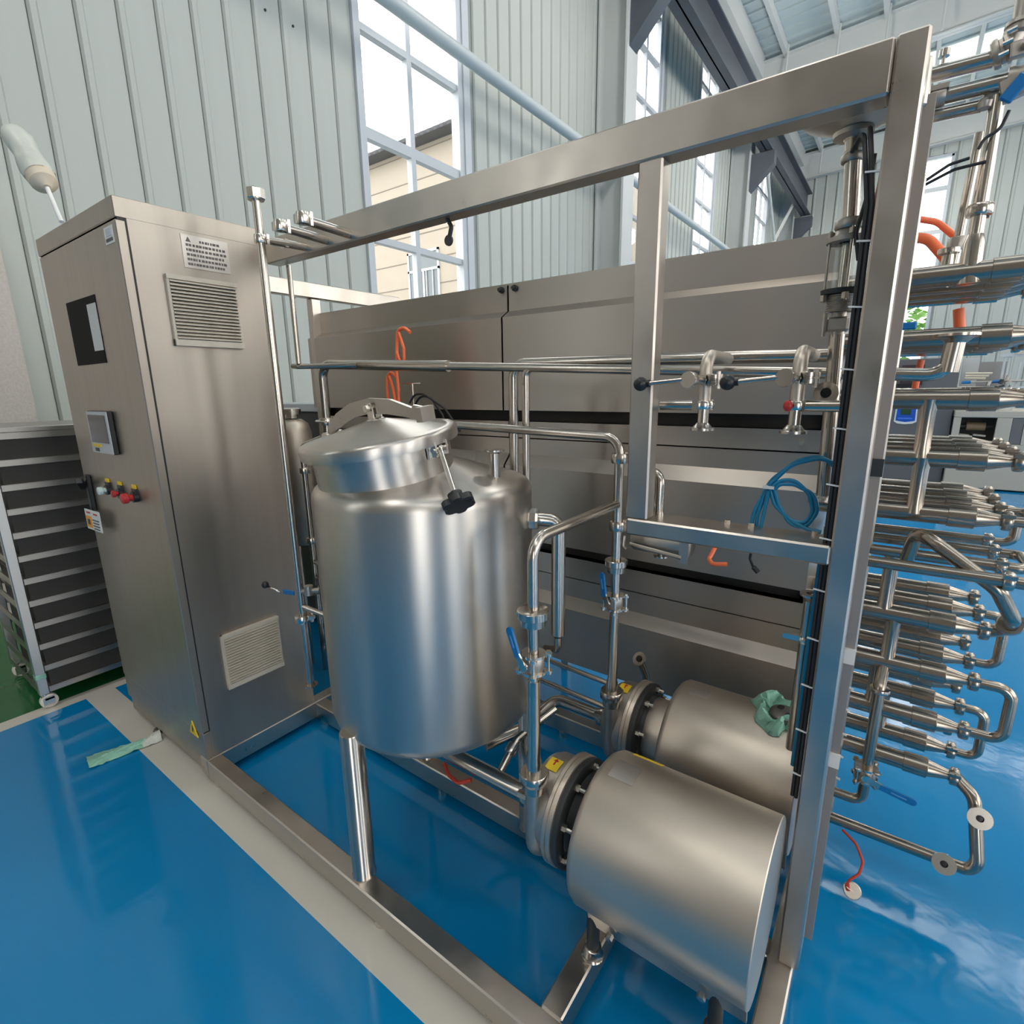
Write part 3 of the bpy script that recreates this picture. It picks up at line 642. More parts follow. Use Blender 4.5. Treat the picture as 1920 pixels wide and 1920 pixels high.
# beacon lamp in milky wrapping, leaning on the cabinet roof
be = thing('beacon_light', 'signal beacon wrapped in milky plastic leaning on top of the control cabinet', 'beacon', (-2.381, .69, 2.022))
p0 = V3((-2.381, .69, 2.022)); ax_ = V3((-.185, -.015, .22)).normalized()
MB().tube([p0, p0+V3((-.075, 0, .118))], .007, 10).build('pole', M_white, be)
b0 = p0+V3((-.078, 0, .120))
MB().lathe(b0, ax_, [(0, 0), (0, .012), (.014, .026), (.022, .040), (.055, .044), (.06, .042), (.06, 0)], 22).build('base', M_cream, be)
w = MB(); u_, v_, d_ = basis(ax_); rr_ = random.Random(5); rings = []
for i in range(11):
    t = i/10; rad = .043+.003*math.sin(t*9); rings.append([b0+d_*(.05+.215*t)+(u_*math.cos(2*math.pi*k/20)*(1 if i < 10 else .85)+v_*math.sin(2*math.pi*k/20)*(1-.25*t))*(rad+rr_.uniform(-.003, .003)) for k in range(20)])
vs = [p for R_ in rings for p in R_]; w.add(vs, [(i*20+k, i*20+(k+1) % 20, (i+1)*20+(k+1) % 20, (i+1)*20+k) for i in range(10) for k in range(20)], True); w.add(rings[-1], [tuple(range(20))]); w.build('wrapped_lens', M_clearfilm, be)

# ------------------------------------------------------------------ mixing tank
TC = V3((-1.058, 1.03, 0)); TR = .301
tk = thing('mixing_tank', 'round stainless mixing tank with tilted manhole lid in the middle of the frame', 'tank', (TC.x, TC.y, 0))
sh = MB(); dome = [(1.174, .301), (1.189, .2985), (1.201, .291), (1.209, .279), (1.216, .258), (1.233, .20), (1.251, .14), (1.269, .08), (1.280, 0)]
dish = [(.478, 0), (.482, .10), (.492, .19), (.505, .245), (.520, .276), (.540, .295), (.560, .301)]
sh.lathe((TC.x, TC.y, 0), (0, 0, 1), dish+dome, 72); shell = sh.build('shell', M_tank, tk)
tdir = V3((-.34, -.94, 0)); tl = math.radians(8.5); nrm = (tdir*math.sin(tl)+V3((0, 0, math.cos(tl)))).normalized(); LC = V3((-1.10, .918, 1.329))
nk = MB(); nk.lathe(LC-nrm*.160, nrm, [(0, .179), (.154, .179), (.157, .185), (.163, .185), (.163, .16)], 56); neck = nk.build('neck', M_tank, tk)
ld = MB(); ld.lathe(LC, nrm, [(-.020, .193), (-.020, .2035), (.004, .205), (.010, .2025), (.013, .196), (.012, .182), (.014, .176), (.030, .105), (.044, .045), (.050, .02), (.050, 0)], 60); lid = ld.build('lid', M_tank, tk)
ga = V3((.996, -.087, 0)); ga = (ga-nrm*ga.dot(nrm)).normalized(); gb = nrm.cross(ga).normalized(); AP = LC+nrm*.05
arch = [(-.235, .003), (-.18, .030), (-.10, .055), (-.02, .064), (.06, .062), (.13, .054), (.20, .042), (.203, .076), (.168, .082), (.162, .075), (.08, .098), (-.01, .104), (-.10, .094), (-.18, .068), (-.245, .030)]
sp_ = MB(); sp_.prism(arch, LC, ga, nrm, gb, .009); strap = sp_.build('clamp_arm', M_frame, lid)
e_ = MB(); e_.obox(LC+ga*.203+nrm*.060, ga, nrm, gb, .011, .017, .020); e_.build('arm_end', M_frame, lid)
br = MB()
for sg in (-1, 1): br.prism([(-.012, -.012), (.012, -.012), (.012, .022), (.007, .032), (-.007, .032), (-.012, .022)], AP+gb*.012*sg+nrm*.010, ga, nrm, gb, .004)
br.cyl(AP-gb*.024+nrm*.030, AP+gb*.022+nrm*.030, .006, 10); br.cyl(AP-gb*.026+nrm*.030, AP-gb*.018+nrm*.030, .010, 6); br.lathe(AP-nrm*.004, nrm, [(0, .028), (.006, .022), (.008, 0)], 16); br.build('lid_bracket', M_bolt, lid)
hg = MB(); hp = LC-ga*.232-nrm*.004; hg.cyl(hp-gb*.04, hp+gb*.04, .009, 12)
for sg in (-1, 1): hg.cyl(hp+gb*.022*sg-gb*.004, hp+gb*.022*sg+gb*.004, .022, 16)
hg.obox(hp+ga*.03-nrm*.02, ga, gb, nrm, .03, .03, .012); hg.build('hinge', M_bolt, neck)
nd = V3((.985, .17, 0)).normalized(); NP = V3((-.93, .935, 1.292))
bk = MB(); cdir = (NP-LC); cdir = (cdir-nrm*cdir.dot(nrm)).normalized(); td_ = nrm.cross(cdir).normalized(); NP = LC+cdir*.181-nrm*.030
bk.obox(NP+cdir*.002, td_, cdir, nrm, .028, .003, .022)
for sg in (-1, 1): bk.obox(NP+td_*(.020*sg)+cdir*.012, td_, cdir, nrm, .003, .012, .018)
bk.cyl(NP-td_*.028+cdir*.016, NP+td_*.028+cdir*.016, .006, 10); bk.build('bolt_lug', M_bolt, neck)
K0 = NP+cdir*.018; K1 = V3((-.768, .838, 1.226))
sb = MB(); sb.tube([K0, K1], .0062, 10); sb.sphere(tuple(K0), .010, 10); swing = sb.build('swing_bolt', M_bolt, tk)
kd = ((K1-K0).normalized()+fw*.42).normalized(); KM = star(K1-kd*.004, kd, .018, .022, 6, .12, 36); KM2 = star(K1+kd*.014, kd, .038, .018, 6, .2); KM.add(KM2.v, KM2.f, False); KM.build('star_knob', M_black, swing)
# legs welded to the dish edge
def tank_leg(a, zb):
    c = TC+V3((math.cos(a), math.sin(a), 0))*.292; l = MB(); l.lathe((c.x, c.y, zb), (0, 0, 1), [(0, 0), (0, .034), (.004, .034), (.007, .0318), (.560-zb, .0318), (.563-zb, .030), (.563-zb, 0)], 32); l.build('leg', M_pipe, tk)
for a in (-math.pi/2-.1, math.pi/6-.1, 5*math.pi/6-.1): tank_leg(a, .10)
pt = MB(); pt.lathe((-.845, 1.08, 1.222), (0, 0, 1), [(0, .014), (.064, .014), (.068, .020), (.070, .026), (.074, .026), (.074, .0)], 24); pt.build('capped_port', M_pipe, tk)
# side outlet: nut and insulated down pipe
od = V3((.92, .39, 0)).normalized(); o0 = TC+od*.298+V3((0, 0, 1.105))
nt_ = MB(); nt_.lathe(o0, od, [(0, .016), (0, .026), (.006, .030), (.022, .030), (.028, .026), (.028, .016)], 8, smooth=False); nt_.build('outlet_nut', M_bolt, tk)
dp = V3((-.715, 1.19, 0))
ot = MB(); ot.tube([o0, o0+od*.03, (dp.x, dp.y, 1.10), (dp.x, dp.y, .765)], .0195, 16, .055); ot.tube([(dp.x, dp.y, .765), (dp.x, dp.y, .755)], [.0195, .011], 16); ot.tube([(dp.x, dp.y, .758), (dp.x, dp.y, .715), (dp.x-.06, dp.y+.03, .69)], .011, 12, .03)
ot.build('overflow_pipe', M_pipe, tk)

# ------------------------------------------------------------------ two pumps
def patch(x0, x1, t0, t1, yp, zp, R, th=.0012, n=6):
    mb = MB(); vs = []
    for i in range(n+1):
        t = math.radians(t0+(t1-t0)*i/n)
        for x in (x0, x1):
            for r in (R+.0002, R+th): vs.append((x, yp-r*math.sin(t), zp+r*math.cos(t)))
    fs = []
    for i in range(n):
        a, b_ = i*4, (i+1)*4
        fs += [(a+1, b_+1, b_+3, a+3), (a, a+2, b_+2, b_), (a, b_, b_+1, a+1), (a+2, a+3, b_+3, b_+2)]
    fs += [(0, 1, 3, 2), (n*4, n*4+2, n*4+3, n*4+1)]
    return mb.add(vs, fs)
def pump(yp, xs, label, first):
    zp, R = .405, .179
    P = thing('centrifugal_pump', label, 'pump', (-.35, yp, .10), 'shrouded centrifugal pumps on the frame')
    X = (1, 0, 0)
    s_ = MB(); xe = -.095; s_.lathe((xs, yp, zp), X, [(.030, .10), (.004, .135), (0, .150), (.0, .162), (.006, .172), (.018, R), (xe-xs-.002, R), (xe-xs, R-.002), (xe-xs, .0)], 64)
    shroud = s_.build('motor_shroud', M_shroud, P)
    for sg in (-1, 1):
        sk_ = MB(); sk_.obox(((xs+.02+xe)/2, yp+sg*.098, zp-.172), X, (0, 1, -.25*sg), (0, .25*sg, 1), (xe-xs-.03)/2, .003, .030); sk_.build('shroud_skirt', M_frame, shroud)
    for xx in (xs+.085, xe-.09):
        for sg in (-1, 1): MB().cyl((xx, yp+sg*.104, zp-.182), (xx, yp+sg*.116, zp-.185), .009, 6).build('skirt_bolt', M_bolt, shroud)
    c = MB(); c.lathe((-.655, yp, zp), X, [(0, 0), (0, .03), (.002, .055), (.010, .090), (.022, .108), (.040, .117), (.082, .119), (.088, .119), (.088, 0)], 48)
    # volute swelling towards the tangential outlet
    c.tube([(-.605, yp+.02, zp-.115), (-.605, yp-.055, zp-.105), (-.605, yp-.098, zp-.06), (-.605, yp-.1, zp+.04), (-.605, yp-.1, zp+.122)], [.016, .021, .023, .021, .0195], 18, .05)
    cas = c.build('pump_casing', M_cast, P)
    f = MB(); f.lathe((-.567, yp, zp), X, [(0, .10), (0, .132), (.003, .136), (.012, .136), (.013, .133), (.016, .133), (.017, .136), (.026, .136), (.028, .133), (.028, .05)], 56); f.build('casing_flange', M_shroud, P)
    a_ = MB(); a_.lathe((-.539, yp, zp), X, [(0, .05), (0, .132), (.005, .134), (.014, .134), (.018, .130), (.020, .105), (.045, .088), (xs+.039+.50, .085), (xs+.039+.50, 0)], 48); ad = a_.build('motor_adapter', M_dark, P)
    if not first:
        mo = MB(); mo.lathe((-.519, yp, zp), X, [(0, .0), (0, .09), (.012, .098), (.09, .098)], 40); mo.build('motor_end', M_shroud, P)
    for k in range(8):
        t = math.pi/8+k*math.pi/4; p = V3((-.525, yp+.117*math.cos(t), zp+.117*math.sin(t))); q = MB(); q.cyl(p, p+V3((.016, 0, 0)), .0095, 6); q.cyl(p+V3((.014, 0, 0)), p+V3((.030, 0, 0)), .0055, 8); q.build('flange_bolt', M_bolt, P)
    # feet
    for xx in (xs+.032, xe-.065):
        for sg in (-1, 1):
            q = MB(); q.cyl((xx, yp+sg*.085, .103), (xx, yp+sg*.085, zp-.165), .0155, 16); ft = q.build('leg', M_dark, P)
            q = MB(); q.lathe((xx, yp+sg*.085, .101), (0, 0, 1), [(0, 0), (0, .026), (.004, .027), (.010, .0225), (.030, .021), (.032, .018), (.032, .0)], 22); q.build('foot_ring', M_pipe, ft)
    if first: pl_ = patch(xs+.035, xs+.095, -8, 12, yp, zp, R); y_ = patch(xs+.045, xs+.118, -36, -28, yp, zp, R).build('yellow_strip', M_yellow, shroud)
    else: pl_ = patch(xs+.045, xs+.095, -5, 9, yp, zp, R)
    pl_.build('nameplate', M_metalplate, shroud)
    yl = patch(-.617, -.583, -2, 17, yp, zp, .119).build('flow_sticker', M_yellow, cas); lab(yl, 'yellow sticker with a red arrow')
    ar = patch(-.602, -.598, 2, 9, yp, zp, .1203, .0008, 3); ar.build('arrow_shaft', M_red, yl)
    am = MB(); t0, t1 = math.radians(3), math.radians(-1); rr = .1212
    am.add([(-.608, yp-rr*math.sin(t0), zp+rr*math.cos(t0)), (-.592, yp-rr*math.sin(t0), zp+rr*math.cos(t0)), (-.600, yp-rr*math.sin(t1), zp+rr*math.cos(t1))], [(0, 1, 2)]); am.build('arrow_head', M_red, yl)
    u = union_mb((-.605, yp-.1, zp+.126), (0, 0, 1), .0175, 1.95); u.build('outlet_union', M_pipe, P)
    return P
pump(1.0, -.478, 'front shrouded pump with a yellow strip on its matte motor cover', True)
pump(1.425, -.442, 'rear shrouded pump carrying an opened green bag on its motor cover', False)

# ------------------------------------------------------------------ pipework
def pipe(name, label, cat, pts, r, bend=.035, group=None, m=None, n=14):
    mb = MB(); mb.tube(pts, r, n, bend)
    o = mb.build(name, m or M_pipe, None, off=pts[0]); tag(o, label, cat, group); return o
A = pipe('outlet_pipe', 'outlet pipe of the front pump rising past the tank to a slanting elbow', 'pipe', [(-.605, .90, .555), (-.605, .90, 1.135), (-.603, 1.308, 1.135)], .0125, .045)
q = MB(); q.tube([(-.605, .90, .557), (-.605, .90, .585), (-.605, .90, .60), (-.605, .90, .80)], [.0185, .018, .0155, .0155], 16); q.build('lower_pipe', M_pipe, A)
ball_valve(A, (-.605, .90, .845), (0, 0, 1), (-.22, -.97, 0), .0165, (-.42, .09, .9), grip_len=.066, stem=.010)
union_mb((-.605, .90, .955), (0, 0, 1), .0125, 2.9).build('check_valve', M_pipe, A)
Bp = pipe('outlet_pipe', 'outlet pipe of the rear pump turning left across the tank near the middle post', 'pipe', [(-.603, 1.32, .555), (-.603, 1.32, 1.318), (-1.32, 1.33, 1.338)], .0132, .045)
q = MB(); q.tube([(-.603, 1.32, .557), (-.603, 1.32, .585), (-.603, 1.32, .60), (-.603, 1.32, .80)], [.018, .0175, .014, .014], 16); q.build('lower_pipe', M_pipe, Bp)
ball_valve(Bp, (-.603, 1.32, .845), (0, 0, 1), (-.35, -.93, 0), .0155, (-.20, .07, 1), grip_len=.066, stem=.010)
union_mb((-.603, 1.32, .955), (0, 0, 1), .0125, 2.5).build('check_valve', M_pipe, Bp)
for zc in (1.262, 1.072): clamp_mb((-.603, 1.32, zc), (0, 0, 1), .0125, .026, 1.8).build('pipe_clamp', M_pipe, Bp)
S1 = pipe('suction_pipe', 'thick suction pipe from under the tank into the front pump', 'pipe', [(-1.08, 1.0, .375), (-.66, 1.0, .375)], .023, .03, n=20)
clamp_mb((-.69, 1.0, .375), (1, 0, 0), .022, .024, 1.5).build('pipe_clamp', M_pipe, S1)
MB().tube([(-1.06, 1.01, .48), (-1.06, 1.0, .38)], .023, 16).build('tank_drop', M_pipe, S1)
q = MB(); q.tube([(-.80, 1.02, .385), (-.80, 1.10, .44), (-.74, 1.22, .50)], .011, 12, .03); sbp = q.build('branch_pipe', M_pipe, S1)
clamp_mb((-.80, 1.075, .422), (0, .9, .5), .011, .03, 1.7).build('pipe_clamp', M_bolt, sbp)
q = MB(); q.tube([(-.99, .985, .345), (-.955, .965, .335), (-.91, .958, .333), (-.875, .975, .35)], .006, 8, .03); o = q.build('red_cable_tie', M_redcord, None, off=(-.99, .985, .345)); tag(o, 'red cable tie curling under the tank beside the thick suction pipe', 'cable tie')
S2 = pipe('suction_pipe', 'suction pipe of the rear pump bending down behind the tank leg', 'pipe', [(-.66, 1.425, .38), (-.86, 1.425, .38), (-.93, 1.30, .30), (-.99, 1.18, .29)], .021, .05, n=18)
clamp_mb((-.685, 1.425, .38), (1, 0, 0), .021, .02, 1.5).build('pipe_clamp', M_pipe, S2)
for k, (ya, za) in enumerate(((1.47, .478), (1.40, .437))):
    pipe('drain_pipe', ('upper of two thin drain pipes running behind the rear pump suction', 'lower of two thin drain pipes running behind the rear pump suction')[k], 'pipe', [(-1.30, ya, za+.03), (-.66, ya, za)], .0085, group='thin drain pipes')
rp = pipe('open_drain_tube', 'short bent tube with an open ring end behind the rear pump', 'pipe', [(-.585, 1.56, .39), (-.588, 1.555, .50), (-.602, 1.53, .565)], .012, .03)
flange_mb((-.602, 1.528, .568), (-.3, -.75, .62), .0125, 1.9, .005).build('ring_end', M_pipe, rp)
mv = MB(); mv.lathe((-.6035, 1.5225, .573), (-.3, -.75, .62), [(0, 0), (0, .0105), (.001, 0)], 16); mv.build('dark_bore', M_black, rp)

# valve stations V1, V2 hanging by stubs from the posts
def valve_station(x, y, label, red, xpost):
    T = thing('lever_valve', label, 'valve', (x, y, 1.36), 'hand lever valves between the two posts')
    q = MB(); q.tube([(x, y, 1.415), (x, y, 1.515), (x, y+.17, 1.513)], .0135, 16, .032); q.build('elbow_pipe', M_shroud, T)
    q = MB(); q.tube([(x, y, 1.362), (x, y, 1.42)], .012, 16); lo = q.build('lower_pipe', M_pipe, T)
    flange_mb((x, y, 1.358), (0, 0, -1), .0125, 2.1, .005).build('open_flange', M_pipe, T)
    q = clamp_mb((x, y, 1.409), (0, 0, 1), .0125, .018, 1.65); q.obox((x-.012, y-.022, 1.409), (1, 0, 0), (0, 1, 0), (0, 0, 1), .006, .005, .011); cl = q.build('pipe_clamp', M_bolt, T)
    if red: q = MB(); q.sphere((x-.010, y-.030, 1.409), .009, 12, 1, .6, 1.25); q.build('wing_cap', M_red, cl)
    q = MB(); q.tube([(x-.012, y, 1.408), (xpost, y, 1.408)] if xpost < x else [(x+.012, y, 1.408), (xpost, y, 1.408)], .0115, 14); q.build('stub_pipe', M_pipe, T)
    q = MB(); q.lathe((x+.016, y+.004, 1.450), (0, 0, 1), [(0, 0), (0, .019), (.002, .021), (.0105, .021), (.0115, .0195), (.0135, .0195), (.0145, .021), (.023, .021), (.025, .019), (.025, 0)], 28)
    q.lathe((x+.030, y-.008, 1.444), (0, 0, 1), [(0, 0), (0, .005), (.036, .005), (.036, 0)], 6); vb = q.build('butterfly_body', M_pipe, T)
    q = MB(); q.lathe((x-.004, y-.018, 1.463), (-.15, -1, 0), [(0, .010), (.045, .010), (.046, .0165), (.058, .0175), (.064, .0165), (.064, 0)], 28); hb = q.build('lever_hub', M_pipe, T)
    h0 = V3((x-.018, y-.074, 1.464)); h1 = h0+V3((-.088, -.012, -.008))
    MB().tube([h0, h1], .0048, 10).build('lever', M_pipe, hb); q = MB(); q.sphere(tuple(h1+V3((-.008, -.001, 0))), .0155, 18); q.cyl(h1, h1+V3((.012, .001, .001)), .008, 10); q.build('ball_knob', M_black, hb)
    return T
valve_station(-.357, 1.215, 'hand lever valve with a black ball knob beside the middle post', False, -.455)
valve_station(-.174, 1.215, 'hand lever valve with a red wing cap beside the tall front post', True, -.079)

# the long product lines in front of the housing
L2 = pipe('product_line', 'long product line dropping beside the lid and ending at an upturned flange', 'pipe', [(-1.30, 1.40, 1.5296), (.066, 1.40, 1.464), (.070, 1.40, 1.535)], .0135, .035)
q = MB(); q.tube([(-2.02, 1.40, 1.06), (-2.02, 1.40, 1.562), (-1.29, 1.40, 1.5292)], .0195, 18, .055); q.build('thick_section', M_pipe, L2)
q = clamp_mb((-2.02, 1.40, 1.322), (0, 0, 1), .015, .032, 2.0); q.cyl((-2.065, 1.38, 1.322), (-1.985, 1.37, 1.322), .007, 8); q.build('pipe_clamp', M_bolt, L2)
q = MB(); q.tube([(.066, 1.40, 1.47), (.070, 1.40, 1.535)], .017, 16); q.build('flange_neck', M_pipe, L2)
flange_mb((.070, 1.40, 1.538), (0, 0, 1), .0165, 2.3, .005).build('open_flange', M_pipe, L2)
L3 = pipe('product_line', 'upper return line bending down beside the tank port', 'pipe', [(-1.035, 1.43, 1.05), (-1.035, 1.43, 1.530), (-.14, 1.43, 1.514)], .0155, .045)
L4 = pipe('product_line', 'thinner return line bending down just right of its twin', 'pipe', [(-.965, 1.40, 1.05), (-.965, 1.40, 1.50)], .0125, .03)
q = MB(); q.tube([(-.965, 1.40, 1.46), (-.965, 1.40, 1.513), (-.90, 1.40, 1.510)], .0125, 14, .03); q.build('bend', M_pipe, L4)
HG = pipe('hanger_pipe', 'thin hanger pipe with a cross tube under the top beam beside the cabinet', 'pipe', [(-1.905, 1.22, 1.907), (-1.905, 1.22, 1.555)], .0095)
MB().tube([(-1.953, 1.225, 1.548), (-1.905, 1.22, 1.545), (-1.70, 1.33, 1.545)], .010, 12, .03).build('cross_tube', M_pipe, HG)

# level pipe beside the cabinet
C = pipe('level_pipe', 'slim upright pipe with a square cap standing before the cabinet vents', 'pipe', [(-1.70, 1.0, .36), (-1.70, 1.0, 2.035)], .0128)
q = MB(); q.lathe((-1.70, 1.0, 2.03), (0, 0, 1), [(0, .012), (0, .025), (.004, .028), (.030, .028), (.033, .024), (.033, 0)], 8, False); q.obox((-1.682, .995, 2.044), (1, 0, 0), (0, 1, 0), (0, 0, 1), .006, .008, .013); q.build('cap_clamp', M_bolt, C)
q = MB(); q.tube([(-1.70, 1.0, 1.92), (-1.70, 1.16, 1.926)], .0125, 10); arm = q.build('stub_arm', M_pipe, C)
q = clamp_mb((-1.70, 1.0, 1.92), (0, 0, 1), .0135, .024, 1.5); q.obox((-1.705, 1.085, 1.924), (0, 1, 0), (1, 0, 0), (0, 0, 1), .006, .014, .012); q.build('pipe_clamp', M_bolt, C)
q = MB(); q.lathe((-1.70, 1.0, .365), (0, 0, -1), [(0, .0128), (0, .016), (.006, .016), (.006, .026), (.010, .026), (.010, 0)], 20); q.build('foot_flange', M_pipe, C)
q = clamp_mb((-1.70, 1.0, .632), (0, 0, 1), .0135, .03, 2.2); q.obox((-1.672, 1.01, .640), (1, .3, 0), (-.3, 1, 0), (0, 0, 1), .018, .008, .006); q.build('pipe_clamp', M_bolt, C)
q = MB(); q.tube([(-1.70, 1.0, .68), (-1.60, 1.02, .665), (-1.42, 1.06, .66)], .010, 12, .03); q.build('side_branch', M_pipe, C)
q = MB(); q.tube([(-1.70, 1.0, .735), (-1.655, 1.015, .745), (-1.62, 1.03, .75)], .010, 12); q.cyl((-1.66, 1.01, .73), (-1.66, 1.01, .765), .016, 10); vv = q.build('small_valve', M_cast, C)
q = MB(); q.obox((-1.752, .985, .727), (1, .15, .06), (-.15, 1, 0), (0, 0, 1), .030, .003, .009, .002); lab(q.build('blue_grip', M_blue, vv), 'small blue lever grip')
q = MB(); q.tube([(-1.79, .975, .722), (-1.845, .955, .742)], .004, 8); q.build('rod', M_bolt, vv); q = MB(); q.sphere((-1.852, .952, .745), .0135, 12); q.build('ball_knob', M_black, vv)
# pipe cluster behind the tank, left
Kc = pipe('feed_pipe', 'feed pipe with two screwed unions hidden between cabinet and tank', 'pipe', [(-2.07, 1.30, .40), (-2.07, 1.30, 1.22), (-1.95, 1.32, 1.26)], .0125, .03)
for zc in (1.117, .80): clamp_mb((-2.07, 1.30, zc), (0, 0, 1), .0125, .026, 1.8).build('pipe_clamp', M_bolt, Kc)
q = MB(); q.tube([(-2.03, 1.295, .50), (-2.03, 1.295, .70)], .008, 10); q.lathe((-2.03, 1.295, .70), (0, 0, 1), [(0, 0), (0, .02), (.008, .02), (.008, 0)], 16); q.cyl((-2.03, 1.295, .60), (-2.03, 1.295, .635), .022, 8); q.cyl((-2.03, 1.295, .57), (-2.03, 1.26, .57), .012, 10); q.build('sampling_valve', M_cast, Kc)
fv = MB(); fv.lathe((-2.385, 1.46, .70), (0, 0, 1), [(0, 0), (0, .07), (.02, .085), (.56, .085), (.60, .072), (.62, .045), (.625, 0)], 28); o = fv.build('filter_vessel', M_shroud, None, off=(-2.385, 1.46, .7)); tag(o, 'small domed filter vessel peeking out behind the cabinet', 'vessel')
q = MB(); q.lathe((-2.385, 1.46, 1.325), (0, 0, 1), [(0, 0), (0, .03), (.02, .03), (.02, .045), (.045, .045), (.05, .03), (.05, 0)], 20); q.build('vessel_cap', M_bolt, o)
for zz in (.73,):
    for sg in (-.06, .06): MB().cyl((-2.385+sg, 1.46, 0), (-2.385+sg, 1.46, .72), .012, 8).build('leg', M_pipe, o)
bxx = thing('dark_backing_box', 'dark box added as backing for the dark gap behind the control cabinet', 'box', (-2.85, 1.95, 0))  # added dark backing that darkens the view between cabinet and tank
MB().box(-3.15, -2.575, 1.75, 2.25, .06, 1.34, .006).build('body', mat('dark_backing_tone', (.055, .055, .055), .5), bxx); MB().box(-3.16, -2.565, 1.74, 2.26, 1.34, 1.385, .004).build('lid', M_frameW, bxx)
for (px, py) in ((-3.1, 1.8), (-2.62, 1.8), (-3.1, 2.2), (-2.62, 2.2)): MB().cyl((px, py, 0), (px, py, .062), .02, 10).build('foot', M_dark, bxx)
# small rail pipe, under-rail vessel, right lower pipe, sight glass line
o = pipe('vent_pipe', 'short bent vent pipe rising from the rail beside the middle post', 'pipe', [(-.455, 1.235, 1.143), (-.455, 1.235, 1.250), (-.51, 1.27, 1.232), (-.545, 1.30, 1.225)], .0118, .026)
MB().cyl((-.455, 1.235, 1.141), (-.455, 1.235, 1.150), .013, 12).build('pipe_nut', M_bolt, o)
uv = thing('condensate_pot', 'horizontal condensate pot hanging under the rail near the middle post', 'vessel', (-.49, 1.42, 1.0))
q = MB(); q.lathe((-.60, 1.42, 1.025), (1, 0, 0), [(0, 0), (.004, .036), (.016, .044), (.17, .044), (.176, .036), (.176, 0)], 28); q.build('pot', M_tank, uv)
q = MB(); q.tube([(-.585, 1.37, 1.01), (-.435, 1.37, .995)], .006, 8); q.obox((-.43, 1.372, 1.01), (1, 0, 0), (0, 1, 0), (0, 0, 1), .012, .004, .03); q.tube([(-.605, 1.375, 1.03), (-.605, 1.37, 1.0), (-.595, 1.37, .992)], .005, 8, .01); q.build('hook_bracket', M_frame, uv)
q = MB(); q.cyl((-.51, 1.42, .975), (-.51, 1.42, 1.0), .009, 12); q.lathe((-.51, 1.42, .972), (0, 0, 1), [(0, 0), (0, .021), (.005, .021), (.005, 0)], 18); q.build('drain_flange', M_pipe, uv)
o = pipe('orange_stub_hose', 'short orange hose end sticking out under the rail', 'hose', [(-.352, 1.40, 1.042), (-.36, 1.36, 1.008), (-.345, 1.34, 1.003), (-.31, 1.345, 1.008)], .0055, .012, m=M_orange)
o = pipe('black_wire_end', 'short black wire end dangling under the rail', 'wire', [(-.235, 1.24, 1.10), (-.238, 1.24, 1.065), (-.228, 1.24, 1.045)], .003, .01, m=M_rubber); q = MB(); q.cyl((-.229, 1.24, 1.047), (-.218, 1.24, 1.036), .006, 8); q.build('plug', M_black, o)
RLp = pipe('standpipe', 'upright open standpipe with a flange and clip at the foot of the front post', 'pipe', [(-.115, 1.275, .60), (-.113, 1.275, .99)], .0115)
flange_mb((-.113, 1.275, .992), (0, 0, 1), .0115, 1.9, .005).build('open_flange', M_pipe, RLp)
q = clamp_mb((-.113, 1.275, .885), (0, 0, 1), .0115, .015, 1.35); q.obox((-.140, 1.27, .888), (1, 0, 0), (0, 1, 0), (0, 0, 1), .018, .006, .006); q.build('pipe_clip', M_bolt, RLp)
SG = thing('sight_glass_line', 'upright line with a round sight glass hanging beside the tall front post', 'pipe', (-.127, 1.31, 1.2))
sx, sy = -.127, 1.31
q = MB(); q.lathe((sx-.012, sy, 1.905), (0, 0, 1), [(0, .016), (.004, .034), (.012, .035), (.014, .033), (.04, .09), (.075, .10)], 28); q.build('cone_inlet', M_shroud, SG)
q = MB(); q.tube([(sx-.010, sy, 1.91), (sx-.008, sy, 1.885)], .016, 18); q.tube([(sx-.008, sy, 1.885), (sx, sy, 1.755)], .0155, 18); q.build('upper_tube', M_pipe, SG)
clamp_mb((sx-.008, sy, 1.872), (0, 0, 1), .0155, .014, 1.35).build('pipe_clamp', M_cast, SG)
q = clamp_mb((sx, sy, 1.755), (0, 0, 1), .0155, .018, 1.7); q.build('pipe_clamp', M_cast, SG)
q = MB(); q.lathe((sx, sy, 1.722), (0, 0, 1), [(0, .015), (0, .037), (.008, .038), (.010, .030), (.024, .022), (.028, .016)], 30); q.build('upper_flange', M_cast, SG)
q = MB(); q.lathe((sx, sy, 1.636), (0, 0, 1), [(0, .022), (.086, .022), (.086, .020), (0, .020), (0, .022)], 28); q.build('glass_cylinder', M_glass, SG)
q = MB(); q.cyl((sx, sy, 1.635), (sx, sy, 1.72), .010, 14); q.build('inner_tube', M_pipe, SG)
q = MB(); q.lathe((sx, sy, 1.626), (0, 0, 1), [(0, .015), (0, .037), (.009, .038), (.011, .022)], 30); q.build('lower_flange', M_dark, SG)
q = MB(); q.lathe((sx, sy, 1.592), (0, 0, 1), sum(([(.004*k, .026), (.004*k+.002, .024)] for k in range(9)), [])+[(.036, .016)], 26); q.build('threaded_nut', M_cast, SG)
for k in range(4):
    q = MB(); t = .3+k*math.pi/2; px, py = sx+.031*math.cos(t), sy+.031*math.sin(t); q.cyl((px, py, 1.612), (px, py, 1.745), .003, 8); q.cyl((px, py, 1.614), (px, py, 1.626), .007, 6); q.cyl((px, py, 1.732), (px, py, 1.742), .007, 6); q.build('tie_bolt', M_cast, SG)
